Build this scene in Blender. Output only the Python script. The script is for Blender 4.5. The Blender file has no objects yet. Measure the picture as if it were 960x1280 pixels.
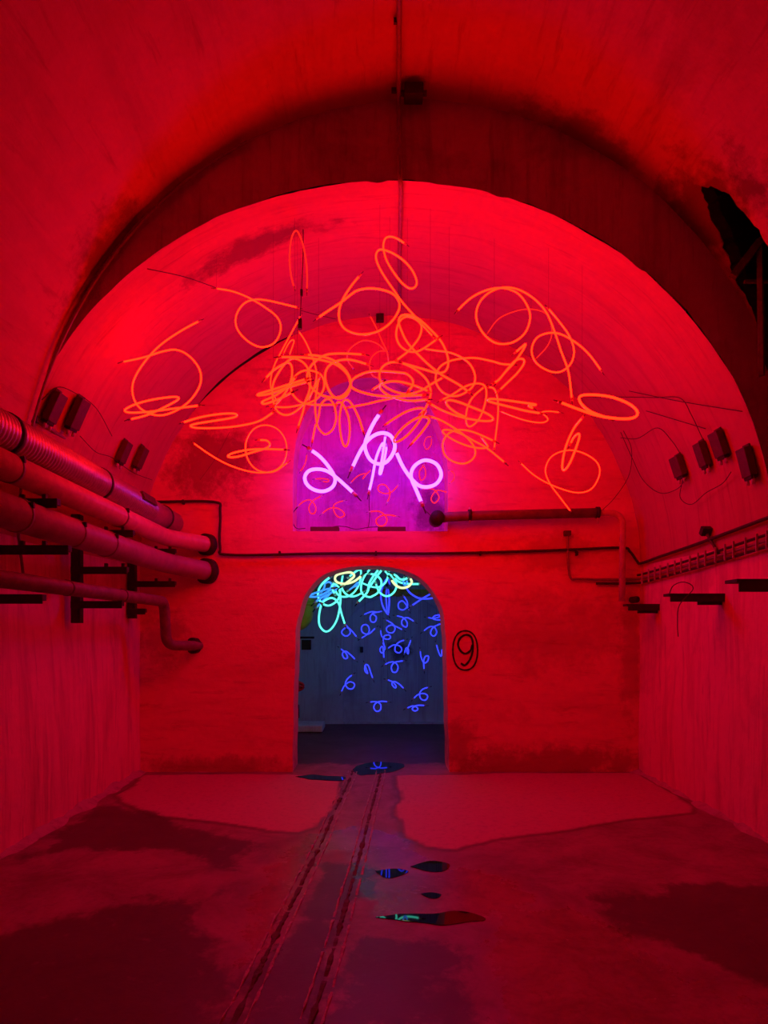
import bpy, bmesh, math, random
import numpy as np
from mathutils import Vector, Matrix, noise as mnoise

random.seed(7)
SC = bpy.context.scene
COL = SC.collection

# ------------------------------------------------------------------ camera / world / exposure
F = 800.0            # focal length in pixels of the 960 x 1280 frame
VX, VY = 468.0, 788.0  # point the lens axis meets
CAMH = 1.5
D_END = 6.78         # distance of the end wall
D_RIB = 4.52         # distance of the vault step
D_BACK = 10.26       # far wall of the room behind
WALL_T = 0.42
cam_d = bpy.data.cameras.new('camera')
cam_d.sensor_fit = 'AUTO'; cam_d.sensor_width = 36.0
cam_d.lens = F / 1280.0 * 36.0
cam_d.shift_x = (480 - VX) / 1280.0
cam_d.shift_y = (VY - 640) / 1280.0
cam_d.clip_start = 0.05
cam = bpy.data.objects.new('camera', cam_d); COL.objects.link(cam)
cam.location = (0, 0, CAMH); cam.rotation_euler = (math.pi / 2, 0, 0)
SC.camera = cam
w = bpy.data.worlds.new('world'); SC.world = w; w.use_nodes = True
w.node_tree.nodes['Background'].inputs[0].default_value = (0, 0, 0, 1)
w.node_tree.nodes['Background'].inputs[1].default_value = 0.0
SC.view_settings.view_transform = 'Standard'; SC.view_settings.look = 'None'
SC.view_settings.exposure = 0.0; SC.view_settings.gamma = 1.0
SC.view_settings.use_curve_mapping = False
SC.cycles.max_bounces = 7; SC.cycles.diffuse_bounces = 6; SC.cycles.glossy_bounces = 3; SC.cycles.adaptive_threshold = 0.03
SC.cycles.use_denoising = True
SC.cycles.sample_clamp_indirect = 6.0
# radiance of the neon gases (they are the only light of the place)
E_ORANGE = (18.5, 0.085, 0.014)
E_RED = (1.6, 0.02, 0.012)
E_VIOLET = (1.6, 0.42, 9.0)
E_CYAN = (0.17, 1.80, 1.30)
E_YELLOW = (0.95, 1.25, 0.55)
E_AZURE = (0.05, 0.36, 1.5)
E_BLUE = (0.055, 0.085, 2.5)

# ------------------------------------------------------------------ helpers
def U(px, py, d):
    return Vector(((px - VX) / F * d, d, CAMH + (VY - py) / F * d))

def nz(p, s, seed=0.0):
    return mnoise.noise(Vector((p[0] * s + seed, p[1] * s + seed * 1.7, p[2] * s - seed)))

def link(name, me, mat=None, parent=None):
    o = bpy.data.objects.new(name, me); COL.objects.link(o)
    if mat is not None and me is not None: me.materials.append(mat)
    if parent is not None: o.parent = parent
    return o

def mesh(name, verts, faces, smooth=True):
    me = bpy.data.meshes.new(name)
    me.from_pydata([tuple(v) for v in verts], [], faces); me.update()
    if smooth:
        me.polygons.foreach_set('use_smooth', [True] * len(me.polygons))
    return me

def tag(o, label, cat, group=None):
    o['label'] = label; o['category'] = cat
    if group: o['group'] = group
    return o

def struct(o):
    o['kind'] = 'structure'; return o

def sweep(pts, r, n=8, radii=None, caps=True):
    """round tube along a polyline -> verts, faces"""
    pts = [Vector(p) for p in pts]
    T = []
    for i in range(len(pts)):
        a = pts[max(i - 1, 0)]; b = pts[min(i + 1, len(pts) - 1)]
        t = (b - a); T.append(t.normalized() if t.length > 1e-9 else Vector((0, 1, 0)))
    up = Vector((0, 0, 1)) if abs(T[0].z) < 0.9 else Vector((1, 0, 0))
    nrm = T[0].cross(up).normalized()
    V = []; Fc = []
    for i, p in enumerate(pts):
        if i:
            ax = T[i - 1].cross(T[i])
            if ax.length > 1e-8:
                nrm = Matrix.Rotation(T[i - 1].angle(T[i]), 3, ax.normalized()) @ nrm
        b = T[i].cross(nrm).normalized()
        rr = radii[i] if radii else r
        for k in range(n):
            a = 2 * math.pi * k / n
            V.append(p + (nrm * math.cos(a) + b * math.sin(a)) * rr)
    for i in range(len(pts) - 1):
        for k in range(n):
            k2 = (k + 1) % n
            Fc.append((i * n + k, i * n + k2, (i + 1) * n + k2, (i + 1) * n + k))
    if caps:
        Fc.append(tuple(range(n - 1, -1, -1)))
        m = (len(pts) - 1) * n
        Fc.append(tuple(m + k for k in range(n)))
    return V, Fc

def tube(name, pts, r, mat, parent=None, n=8, radii=None):
    v, f = sweep(pts, r, n, radii)
    return link(name, mesh(name, v, f), mat, parent)

def box_geo(c, s, rot=None, bev=0.0):
    bm = bmesh.new(); bmesh.ops.create_cube(bm, size=1.0)
    bmesh.ops.scale(bm, vec=s, verts=bm.verts)
    if bev: bmesh.ops.bevel(bm, geom=bm.edges[:], offset=bev, segments=2, affect='EDGES', profile=0.6)
    if rot is not None: bmesh.ops.transform(bm, matrix=rot.to_4x4(), verts=bm.verts)
    bmesh.ops.translate(bm, vec=c, verts=bm.verts)
    return bm

def box(name, c, s, mat, parent=None, rot=None, bev=0.003):
    bm = box_geo(Vector(c), s, rot, bev)
    me = bpy.data.meshes.new(name); bm.to_mesh(me); bm.free()
    return link(name, me, mat, parent)

def catmull(P, sub=6):
    P = [np.array(p, float) for p in P]
    P = [2 * P[0] - P[1]] + P + [2 * P[-1] - P[-2]]
    out = []
    for i in range(1, len(P) - 2):
        p0, p1, p2, p3 = P[i - 1:i + 3]
        # centripetal-ish
        for k in range(sub):
            t = k / sub
            out.append(0.5 * ((2 * p1) + (-p0 + p2) * t + (2 * p0 - 5 * p1 + 4 * p2 - p3) * t * t + (-p0 + 3 * p1 - 3 * p2 + p3) * t ** 3))
    out.append(P[-2])
    return out

def round_path(P, r=0.1, n=6):
    """polyline with rounded corners"""
    P = [Vector(p) for p in P]; out = [P[0]]
    for i in range(1, len(P) - 1):
        a = (P[i - 1] - P[i]); b = (P[i + 1] - P[i])
        d = min(r, a.length * 0.49, b.length * 0.49)
        s = P[i] + a.normalized() * d; e = P[i] + b.normalized() * d
        for k in range(n + 1):
            t = k / n
            out.append(s * (1 - t) ** 2 + P[i] * 2 * t * (1 - t) + e * t * t)
    out.append(P[-1]); return out

# ------------------------------------------------------------------ materials
def newmat(name):
    m = bpy.data.materials.new(name); m.use_nodes = True
    nt = m.node_tree; b = nt.nodes['Principled BSDF']
    return m, nt, b

def N(nt, t, **kw):
    n = nt.nodes.new(t)
    for k, v in kw.items(): setattr(n, k, v)
    return n

def math_n(nt, op, a, b=None, clamp=False):
    n = N(nt, 'ShaderNodeMath', operation=op, use_clamp=clamp)
    for i, s in enumerate((a, b)):
        if s is None: continue
        if isinstance(s, (int, float)): n.inputs[i].default_value = s
        else: nt.links.new(s, n.inputs[i])
    return n.outputs[0]

def ramp(nt, src, stops):
    n = N(nt, 'ShaderNodeValToRGB')
    while len(n.color_ramp.elements) < len(stops): n.color_ramp.elements.new(0.5)
    for e, (p, c) in zip(n.color_ramp.elements, stops):
        e.position = p; e.color = (c, c, c, 1) if isinstance(c, (int, float)) else (*c, 1)
    nt.links.new(src, n.inputs[0]); return n.outputs[0]

def noise_n(nt, vec, scale, detail=5, rough=0.6, dist=0.0):
    n = N(nt, 'ShaderNodeTexNoise'); n.inputs['Scale'].default_value = scale
    n.inputs['Detail'].default_value = detail; n.inputs['Roughness'].default_value = rough
    n.inputs['Distortion'].default_value = dist
    if vec is not None: nt.links.new(vec, n.inputs['Vector'])
    return n.outputs['Fac']

def mapping(nt, vec, sc=(1, 1, 1), loc=(0, 0, 0)):
    n = N(nt, 'ShaderNodeMapping'); n.inputs['Scale'].default_value = sc; n.inputs['Location'].default_value = loc
    nt.links.new(vec, n.inputs['Vector']); return n.outputs[0]

def mixc(nt, fac, a, b):
    n = N(nt, 'ShaderNodeMix', data_type='RGBA')
    if isinstance(fac, (int, float)): n.inputs[0].default_value = fac
    else: nt.links.new(fac, n.inputs[0])
    for i, s in ((6, a), (7, b)):
        if isinstance(s, tuple): n.inputs[i].default_value = (*s, 1)
        else: nt.links.new(s, n.inputs[i])
    return n.outputs[2]

def plaster(name, light, dark, streak='z', patch=(0.60, 0.78), streak_amt=0.5, blots=(), seed=0.0, bump=0.35, rough=0.75, scratch=0.4):
    """old flaking plaster: grain, runs of damp along one axis, dirty patches"""
    m, nt, b = newmat(name)
    pos = N(nt, 'ShaderNodeNewGeometry').outputs['Position']
    pos = mapping(nt, pos, loc=(seed, seed * 0.7, seed * 1.3))
    sc = {'z': (6, 6, 0.55), 'y': (3.2, 0.45, 3.2), 'x': (0.6, 3.0, 3.0), 'arc': (1, 1, 1)}[streak]
    if streak == 'arc':
        sx = N(nt, 'ShaderNodeSeparateXYZ'); nt.links.new(pos, sx.inputs[0])
        ang = math_n(nt, 'ARCTAN2', math_n(nt, 'SUBTRACT', sx.outputs['Z'], 2.15 + seed * 1.3), math_n(nt, 'SUBTRACT', sx.outputs['X'], 0.1 + seed))
        cx_ = N(nt, 'ShaderNodeCombineXYZ'); nt.links.new(ang, cx_.inputs[0]); nt.links.new(sx.outputs['Y'], cx_.inputs[1])
        svec = mapping(nt, cx_.outputs[0], (1.4, 5.5, 1)); fvec = mapping(nt, cx_.outputs[0], (3.5, 17, 1))
    else:
        svec = mapping(nt, pos, sc); fvec = mapping(nt, pos, tuple(c * 3.1 for c in sc))
    st = noise_n(nt, svec, 1.3, 6, 0.65, 0.4)
    scr = ramp(nt, noise_n(nt, fvec, 1.2, 6, 0.7, 0.3), ((0.55, 0.0), (0.70, 1.0)))
    st = ramp(nt, st, ((0.48, 0.0), (0.74, 1.0)))
    pt = noise_n(nt, pos, 0.8, 9, 0.68, 0.6)
    pt = ramp(nt, pt, ((patch[0], 0.0), (patch[1], 1.0)))
    fine = noise_n(nt, pos, 14, 8, 0.7)
    fr = ramp(nt, fine, ((0.35, 0.0), (0.7, 1.0)))
    col = mixc(nt, math_n(nt, 'MULTIPLY', st, streak_amt), light, dark)
    col = mixc(nt, math_n(nt, 'MULTIPLY', pt, 0.75), col, dark)
    col = mixc(nt, math_n(nt, 'MULTIPLY', scr, scratch), col, tuple(c * 0.6 for c in dark))
    shade = tuple(c * 0.80 for c in light)
    col = mixc(nt, math_n(nt, 'MULTIPLY', fr, 0.35), col, shade)
    # stains and other dark blots, a hole's painted shade among them: (x, y, z, rx, ry, rz, strength)
    raw = N(nt, 'ShaderNodeNewGeometry').outputs['Position']
    wob = noise_n(nt, raw, 4.5, 8, 0.72) if blots else None
    for (x, y, z, rx, ry, rz, k) in blots:
        mp = N(nt, 'ShaderNodeMapping', vector_type='TEXTURE')
        mp.inputs['Location'].default_value = (x, y, z); mp.inputs['Scale'].default_value = (rx, ry, rz)
        nt.links.new(raw, mp.inputs['Vector'])
        ln = N(nt, 'ShaderNodeVectorMath', operation='LENGTH'); nt.links.new(mp.outputs[0], ln.inputs[0])
        v = math_n(nt, 'ADD', ln.outputs['Value'], math_n(nt, 'MULTIPLY', math_n(nt, 'SUBTRACT', wob, 0.5), 2.6))
        v = ramp(nt, v, ((0.45, 1.0), (1.05, 0.0)))
        col = mixc(nt, math_n(nt, 'MULTIPLY', v, k), col, tuple(c * 0.5 for c in dark))
    nt.links.new(col, b.inputs['Base Color'])
    b.inputs['Roughness'].default_value = rough
    b.inputs['Specular IOR Level'].default_value = 0.25
    bp = N(nt, 'ShaderNodeBump'); bp.inputs['Strength'].default_value = bump; bp.inputs['Distance'].default_value = 0.02
    h = math_n(nt, 'ADD', fine, math_n(nt, 'MULTIPLY', noise_n(nt, svec, 1.3, 6, 0.65, 0.4), 1.2))
    nt.links.new(h, bp.inputs['Height']); nt.links.new(bp.outputs[0], b.inputs['Normal'])
    return m

def solid(name, col, rough=0.5, metal=0.0, spec=0.5, var=0.25, scale=25, bump=0.0):
    m, nt, b = newmat(name)
    pos = N(nt, 'ShaderNodeNewGeometry').outputs['Position']
    f = ramp(nt, noise_n(nt, pos, scale, 6, 0.65), ((0.35, 0.0), (0.7, 1.0)))
    nt.links.new(mixc(nt, f, col, tuple(c * (1 - var) for c in col)), b.inputs['Base Color'])
    b.inputs['Roughness'].default_value = rough; b.inputs['Metallic'].default_value = metal
    b.inputs['Specular IOR Level'].default_value = spec
    if bump:
        bp = N(nt, 'ShaderNodeBump'); bp.inputs['Strength'].default_value = bump; bp.inputs['Distance'].default_value = 0.01
        nt.links.new(f, bp.inputs['Height']); nt.links.new(bp.outputs[0], b.inputs['Normal'])
    return m

def neon_mat(name, e):
    m, nt, b = newmat(name)
    b.inputs['Base Color'].default_value = (0.05, 0.05, 0.05, 1)
    b.inputs['Roughness'].default_value = 0.15
    s = max(e)
    b.inputs['Emission Color'].default_value = (e[0] / s, e[1] / s, e[2] / s, 1)
    b.inputs['Emission Strength'].default_value = s
    return m

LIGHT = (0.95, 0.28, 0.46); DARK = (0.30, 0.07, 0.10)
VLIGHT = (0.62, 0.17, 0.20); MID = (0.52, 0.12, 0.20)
def W(px, py, d): return tuple(U(px, py, d))
M = {}
end_blots = [(*W(262, 575, D_END), 0.62, 2, 0.42, 0.75), (*W(205, 800, D_END), 0.35, 2, 0.35, 0.5),
             (*W(690, 790, D_END), 0.8, 2, 0.5, 0.3), (*W(420, 480, D_END), 1.0, 2, 0.35, 0.45),
             (*W(690, 690, D_END), 0.5, 2, 0.25, 0.35), (*W(560, 480, D_END), 0.7, 2, 0.4, 0.35),
             (*W(700, 955, D_END), 1.3, 2, 0.22, 0.6), (*W(270, 960, D_END), 1.0, 2, 0.16, 0.5), (*W(575, 935, D_END), 0.18, 2, 0.4, 0.5), (*W(790, 820, D_END), 0.15, 2, 0.9, 0.45)]
M['end'] = plaster('end_wall_plaster', LIGHT, MID, 'x', (0.58, 0.74), 0.45, end_blots, 3.1)
M['wall'] = plaster('wall_plaster', LIGHT, MID, 'z', (0.55, 0.72), 0.75, (), 1.3)
def on_rib(px, py): return W(px, py, D_RIB - 0.25)
vault_blots = [(*W(215, 375, 5.0), 0.16, 1.2, 0.16, 0.6)]
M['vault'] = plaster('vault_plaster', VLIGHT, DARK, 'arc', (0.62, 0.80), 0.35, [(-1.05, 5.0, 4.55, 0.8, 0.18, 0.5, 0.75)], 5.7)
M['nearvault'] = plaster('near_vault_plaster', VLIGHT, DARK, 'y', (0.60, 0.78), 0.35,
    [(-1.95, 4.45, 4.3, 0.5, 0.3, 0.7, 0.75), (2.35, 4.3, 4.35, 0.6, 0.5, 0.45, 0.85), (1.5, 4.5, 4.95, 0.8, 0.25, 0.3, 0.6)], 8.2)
M['rib'] = plaster('arch_face_plaster', (0.58, 0.40, 0.44), (0.12, 0.07, 0.08), 'z', (0.50, 0.70), 0.5, (), 2.2, 0.6)
M['jamb'] = M['end']
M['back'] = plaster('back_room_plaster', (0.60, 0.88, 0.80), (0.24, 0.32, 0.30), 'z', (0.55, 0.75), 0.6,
                    [(*W(499, 815, D_BACK), 0.22, 1, 0.28, 0.9)], 4.4)  # dark blot paints the shade inside the wall hole
M['hollow_shade'] = solid('painted_shade', (0.03, 0.02, 0.02), 0.95, spec=0.1, bump=0.5)  # near-black colour stands in for shade in the recess and the vault gap
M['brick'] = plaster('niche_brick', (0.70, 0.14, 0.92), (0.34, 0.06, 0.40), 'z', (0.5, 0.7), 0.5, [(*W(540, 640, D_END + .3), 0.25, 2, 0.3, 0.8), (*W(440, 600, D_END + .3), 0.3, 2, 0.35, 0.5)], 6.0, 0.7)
M['duct'] = solid('duct_foil', (0.50, 0.42, 0.46), 0.35, 0.55, 0.5, 0.3, 30)
M['pipe_red'] = solid('pipe_paint', (0.75, 0.45, 0.42), 0.42, 0.0, 0.5, 0.25, 12, 0.15)
M['pipe_grey'] = solid('pipe_wrap', (0.40, 0.28, 0.34), 0.45, 0.0, 0.5, 0.3, 9, 0.2)
M['pipe_dark'] = solid('pipe_dark_paint', (0.24, 0.15, 0.17), 0.5, 0.0, 0.4, 0.4, 12, 0.2)
M['iron'] = solid('black_iron', (0.05, 0.035, 0.035), 0.6, 0.2, 0.4, 0.4, 30, 0.3)
M['iron_l'] = solid('rusted_iron', (0.14, 0.08, 0.08), 0.7, 0.1, 0.3, 0.5, 20, 0.4)
M['cable'] = solid('cable_sheath', (0.06, 0.035, 0.04), 0.6, 0, 0.3)
M['cable_l'] = solid('conduit_paint', (0.32, 0.2, 0.22), 0.5, 0, 0.4)
M['wire'] = solid('wire_sheath', (0.10, 0.05, 0.06), 0.6, 0, 0.3)
M['cap'] = solid('electrode_cap', (0.75, 0.72, 0.72), 0.4, 0, 0.5)
M['lead'] = solid('black_lead', (0.02, 0.015, 0.02), 0.6, 0, 0.3)
M['box'] = solid('transformer_case', (0.13, 0.06, 0.065), 0.55, 0.1, 0.4, 0.3)
M['paint'] = solid('black_paint', (0.012, 0.008, 0.01), 0.7, 0, 0.2)
M['yellow'] = solid('yellow_pipe_paint', (0.62, 0.55, 0.03), 0.45, 0, 0.5, 0.3, 10)
M['valve'] = solid('red_valve_paint', (0.45, 0.03, 0.03), 0.5)
M['tie'] = solid('cable_clip', (0.65, 0.45, 0.48), 0.5)
M['rail'] = solid('rail_steel', (0.62, 0.42, 0.46), 0.4, 0.25, 0.5, 0.6, 40, 0.6)
M['n_orange'] = neon_mat('neon_orange', E_ORANGE)
M['n_red'] = neon_mat('neon_red', E_RED)
M['n_violet'] = neon_mat('neon_violet', E_VIOLET)
M['n_cyan'] = neon_mat('neon_cyan', E_CYAN)
M['n_yellow'] = neon_mat('neon_yellow', E_YELLOW)
M['n_azure'] = neon_mat('neon_azure', E_AZURE)
M['n_blue'] = neon_mat('neon_blue', E_BLUE)
m, nt, b = newmat('water')
b.inputs['Base Color'].default_value = (0.012, 0.010, 0.012, 1); b.inputs['Roughness'].default_value = 0.02
b.inputs['IOR'].default_value = 1.33; b.inputs['Specular IOR Level'].default_value = 1.0
M['water'] = m

# ------------------------------------------------------------------ tunnel profile
XL, XR = -2.48, 2.81
RIBP = dict(cx=0.10, a=2.72, b=2.525, zs=2.155)
ENDP = dict(cx=0.165, a=2.645, b=2.645, zs=2.186)
NEARP = dict(cx=0.265, a=2.785, b=3.09, zs=2.155)

def prof(kind, y):
    if kind == 'near': return NEARP
    t = (y - D_RIB) / (D_END - D_RIB)
    return {k: RIBP[k] * (1 - t) + ENDP[k] * t for k in RIBP}

def arc_pt(p, u):       # u 0..1 left spring to right spring
    a = math.pi * (1 - u)
    return p['cx'] + p['a'] * math.cos(a), p['zs'] + p['b'] * math.sin(a)

def inside(P, margin=0.06):
    x, y, z = P
    if y > D_END - margin: return False
    p = prof('far' if y > D_RIB else 'near', y)
    if z < p['zs']:
        return XL + margin < x < XR - margin
    return ((x - p['cx']) / (p['a'] - margin)) ** 2 + ((z - p['zs']) / (p['b'] - margin)) ** 2 < 1

def hit(px, py, margin=0.0, start=2.0):
    d = start
    while d < D_END - 0.004 and inside(U(px, py, d), margin): d += 0.01
    return d

def bumpy(p, amp=0.018):
    return amp * (nz(p, 1.1, 3) + 0.5 * nz(p, 3.0, 9) + 0.25 * nz(p, 8.0, 5))

def surf(kind, part, y0, y1, nu, ny, skip=None):
    V = []; Fc = []
    for j in range(ny + 1):
        y = y0 + (y1 - y0) * j / ny
        p = prof(kind, y)
        for i in range(nu + 1):
            u = i / nu
            if part == 'arc':
                x, z = arc_pt(p, u); nx, nzv = (x - p['cx']) / p['a'] ** 2, (z - p['zs']) / p['b'] ** 2
            else:
                s = -1 if part == 'left' else 1
                xb = XL if s < 0 else XR
                xs = p['cx'] + s * p['a']
                x = xb + (xs - xb) * u ** 2; z = p['zs'] * u; nx, nzv = s, 0.0
            l = math.hypot(nx, nzv); q = bumpy((x, y, z))
            V.append((x + nx / l * q, y, z + nzv / l * q))
    for j in range(ny):
        for i in range(nu):
            a = j * (nu + 1) + i
            quad = (a, a + 1, a + nu + 2, a + nu + 1)
            if skip:
                c = sum((Vector(V[k]) for k in quad), Vector()) / 4
                if skip(c): continue
            Fc.append(quad)
    return V, Fc

def pip(x, y, poly):
    r = False; j = len(poly) - 1
    for i in range(len(poly)):
        xi, yi = poly[i]; xj, yj = poly[j]
        if (yi > y) != (yj > y) and x < (xj - xi) * (y - yi) / (yj - yi) + xi: r = not r
        j = i
    return r

def to_px(P):
    return VX + P[0] / P[1] * F, VY - (P[2] - CAMH) / P[1] * F

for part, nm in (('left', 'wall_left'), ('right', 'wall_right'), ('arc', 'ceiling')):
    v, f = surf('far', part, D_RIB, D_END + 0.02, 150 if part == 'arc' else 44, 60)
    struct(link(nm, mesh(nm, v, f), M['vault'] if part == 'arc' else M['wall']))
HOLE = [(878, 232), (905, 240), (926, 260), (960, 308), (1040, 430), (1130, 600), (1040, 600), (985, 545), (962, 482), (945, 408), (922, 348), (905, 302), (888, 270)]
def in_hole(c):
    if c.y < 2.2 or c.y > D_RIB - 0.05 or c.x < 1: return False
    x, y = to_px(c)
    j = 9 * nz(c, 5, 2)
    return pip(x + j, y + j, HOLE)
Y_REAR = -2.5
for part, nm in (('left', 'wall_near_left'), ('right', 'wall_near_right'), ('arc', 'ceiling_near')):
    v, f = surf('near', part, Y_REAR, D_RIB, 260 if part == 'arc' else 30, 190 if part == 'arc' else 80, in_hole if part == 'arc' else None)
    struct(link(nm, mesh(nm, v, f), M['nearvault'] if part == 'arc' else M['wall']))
# rear wall behind the viewer
v = [(XL - .3, Y_REAR, -.05), (3.3, Y_REAR, -.05), (3.3, Y_REAR, 5.4), (XL - .3, Y_REAR, 5.4)]
struct(link('wall_rear', mesh('wall_rear', v, [(0, 3, 2, 1)], False), M['wall']))

# face of the vault step (crescent between the two arcs)
V = []; Fc = []; n = 220; rows = 8
for i in range(n + 1):
    u = i / n
    xo, zo = arc_pt(NEARP, u); xi, zi = arc_pt(RIBP, u)
    ragged = 0.016 * nz((u * 30, 0, 0), 1.0) + 0.022 * max(0, nz((u * 60, 3, 1), 1.0)) * (1 if u > 0.45 else 0.35)
    for j in range(rows + 1):
        t = j / rows
        x = xi + (xo - xi) * t; z = zi + (zo - zi) * t
        if j == 0: z -= ragged; 
        if j == rows: x += (xo - RIBP['cx']) * 0.012; z += 0.02
        V.append((x, D_RIB + (0.012 * nz((x, 0, z), 3.0) if 0 < j < rows else 0.0), z))
for i in range(n):
    for j in range(rows):
        a = i * (rows + 1) + j
        Fc.append((a, a + rows + 1, a + rows + 2, a + 1))
o = struct(link('trim_1', mesh('trim_1', V, Fc), M['rib']))
# the step's returns beside the walls, below the springing
for s, nm in ((-1, 'trim_2'), (1, 'trim_3')):
    V = []; Fc = []
    for i in range(21):
        u = i / 20; z = 2.155 * u; xb = XL if s < 0 else XR
        xs1 = RIBP['cx'] + s * RIBP['a']; xs2 = NEARP['cx'] + s * NEARP['a']
        V += [(xb + (xs1 - xb) * u * u, D_RIB, z), (xb + (xs2 - xb) * u * u + s * 0.002, D_RIB, z)]
    for i in range(20): Fc.append((2 * i, 2 * i + 1, 2 * i + 3, 2 * i + 2))
    struct(link(nm, mesh(nm, V, Fc), M['rib']))

# recess behind the broken vault on the right, its shade painted near black
def shell(name, x0, x1, y0, y1, z0, z1, mat, open_faces=()):
    v = [(x0, y0, z0), (x1, y0, z0), (x1, y1, z0), (x0, y1, z0), (x0, y0, z1), (x1, y0, z1), (x1, y1, z1), (x0, y1, z1)]
    fs = dict(bot=(0, 1, 2, 3), top=(4, 7, 6, 5), front=(0, 4, 5, 1), right=(1, 5, 6, 2), rear=(2, 6, 7, 3), left=(3, 7, 4, 0))
    return link(name, mesh(name, v, [fs[k] for k in fs if k not in open_faces], False), mat)
cn = bpy.data.objects['ceiling_near']
bm = bmesh.new(); bm.from_mesh(cn.data)
def snap(P):
    x, y = to_px(P); best = None
    for i in range(len(HOLE)):
        a = np.array(HOLE[i], float); c = np.array(HOLE[(i + 1) % len(HOLE)], float); e_ = c - a
        t = np.clip(((x - a[0]) * e_[0] + (y - a[1]) * e_[1]) / (e_ @ e_), 0, 1); q_ = a + t * e_
        dd_ = math.hypot(x - q_[0], y - q_[1])
        if best is None or dd_ < best[0]: best = (dd_, q_)
    q_ = best[1] + np.array((5 * nz(P, 6, 4) + 3 * nz(P, 19, 2), 5 * nz(P, 6, 9) + 3 * nz(P, 19, 7)))
    d = 1.5
    while d < D_RIB and inside(U(q_[0], q_[1], d), 0.0): d += 0.005
    return U(q_[0], q_[1], min(d, D_RIB - 0.03)), best[0]
for v_ in bm.verts:
    if v_.is_boundary and v_.co.x > 1.5 and Y_REAR + 0.1 < v_.co.y < D_RIB - 0.02 and v_.co.z > NEARP['zs'] + 0.04:
        q_, far_ = snap(v_.co)
        if far_ < 40: v_.co = q_
bm.to_mesh(cn.data)
edges = [e for e in bm.edges if e.is_boundary and all(v_.co.x > 1.5 and v_.co.y > Y_REAR + 0.1 and v_.co.y < D_RIB - 0.02 and v_.co.z > NEARP['zs'] + 0.04 for v_ in e.verts)]
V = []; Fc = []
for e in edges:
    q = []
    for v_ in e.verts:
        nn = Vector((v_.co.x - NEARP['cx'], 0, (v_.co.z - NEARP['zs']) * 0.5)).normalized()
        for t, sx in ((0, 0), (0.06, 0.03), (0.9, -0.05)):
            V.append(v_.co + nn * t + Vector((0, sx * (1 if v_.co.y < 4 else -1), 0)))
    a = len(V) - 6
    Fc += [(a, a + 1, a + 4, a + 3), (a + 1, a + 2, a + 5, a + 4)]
bm.free()
struct(link('wall_recess', mesh('wall_recess', V, Fc, False), M['hollow_shade']))
struct(link('wall_recess_back', mesh('wrb', [(3.9, 1.0, 2.0), (3.9, D_RIB + .5, 2.0), (2.7, D_RIB + .5, 5.9), (2.7, 1.0, 5.9)], [(0, 1, 2, 3)], False), M['hollow_shade']))

# ------------------------------------------------------------------ end wall with doorway and niche (a filled outline with two openings)
def curve_plate(name, loops, y0, thick, mat):
    cu = bpy.data.curves.new(name, 'CURVE'); cu.dimensions = '2D'; cu.fill_mode = 'BOTH'; cu.extrude = thick / 2
    for lp in loops:
        sp = cu.splines.new('POLY'); sp.points.add(len(lp) - 1); sp.use_cyclic_u = True
        for q, (x, z) in zip(sp.points, lp): q.co = (x, z, 0, 1)
    t = bpy.data.objects.new(name, cu); COL.objects.link(t)
    dg = bpy.context.evaluated_depsgraph_get(); dg.update()
    me = bpy.data.meshes.new_from_object(t.evaluated_get(dg))
    bpy.data.objects.remove(t); bpy.data.curves.remove(cu)
    me.transform(Matrix.Translation((0, y0 + thick / 2, 0)) @ Matrix.Rotation(math.pi / 2, 4, 'X'))
    me.materials.clear()
    return link(name, me, mat)

def E2(px, py): q = U(px, py, D_END); return (q.x, q.z)
outline = [(XL - .3, -0.1)] + [(-3.0, 5.2), (3.3, 5.2), (3.3, -0.1)]
door_px = [(366, 968), (366, 930), (367, 880), (368.5, 830), (370, 790), (374, 765), (381, 745), (392, 729), (408, 717), (430, 710), (452, 707.5),
           (475, 707.5), (498, 711), (518, 718), (533, 729), (545, 744), (553, 764), (557, 790), (558.5, 830), (559.5, 880), (561, 930), (562, 968)]
dd = [E2(*p) for p in door_px]
door = []
for i, p in enumerate([tuple(x) for x in catmull(dd, 4)]):
    j = 0.012 * nz((p[0], 0, p[1]), 5.0) if p[1] > 0.05 else 0
    door.append((p[0] + j, p[1]))
door[0] = (door[0][0], -0.06); door[-1] = (door[-1][0], -0.06)
niche_px = [(366, 664), (366, 630), (367, 580), (373, 540), (390, 506), (420, 482), (462, 472), (502, 480), (532, 502), (552, 540), (559, 580), (560, 630), (560, 664)]
niche = [tuple(x) for x in catmull([E2(*p) for p in niche_px], 4)]
NICHE_D = 0.34
wall_end = curve_plate('wall_end', [outline, door, niche], D_END, WALL_T, M['end'])
struct(wall_end)
# niche back
nb0 = E2(340, 690); nb1 = E2(590, 450)
V = []; Fc = []
for j in range(31):
    for i in range(31):
        x = nb0[0] + (nb1[0] - nb0[0]) * i / 30; z = nb0[1] + (nb1[1] - nb0[1]) * j / 30
        V.append((x, D_END + NICHE_D + 0.03 * nz((x, 0, z), 4), z))
for j in range(30):
    for i in range(30):
        a = j * 31 + i; Fc.append((a, a + 1, a + 32, a + 31))
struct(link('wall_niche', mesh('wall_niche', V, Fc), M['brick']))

# dark tube standing in for the shadow gap between vault and end wall
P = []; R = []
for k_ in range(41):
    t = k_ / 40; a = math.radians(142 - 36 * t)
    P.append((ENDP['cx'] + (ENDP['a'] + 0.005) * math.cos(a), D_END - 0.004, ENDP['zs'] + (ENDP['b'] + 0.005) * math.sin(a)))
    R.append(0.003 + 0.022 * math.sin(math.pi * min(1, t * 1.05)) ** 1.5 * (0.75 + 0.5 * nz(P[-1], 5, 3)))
struct(tube('gap_shade', P, 0.02, M['hollow_shade'], None, 8, R))
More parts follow.
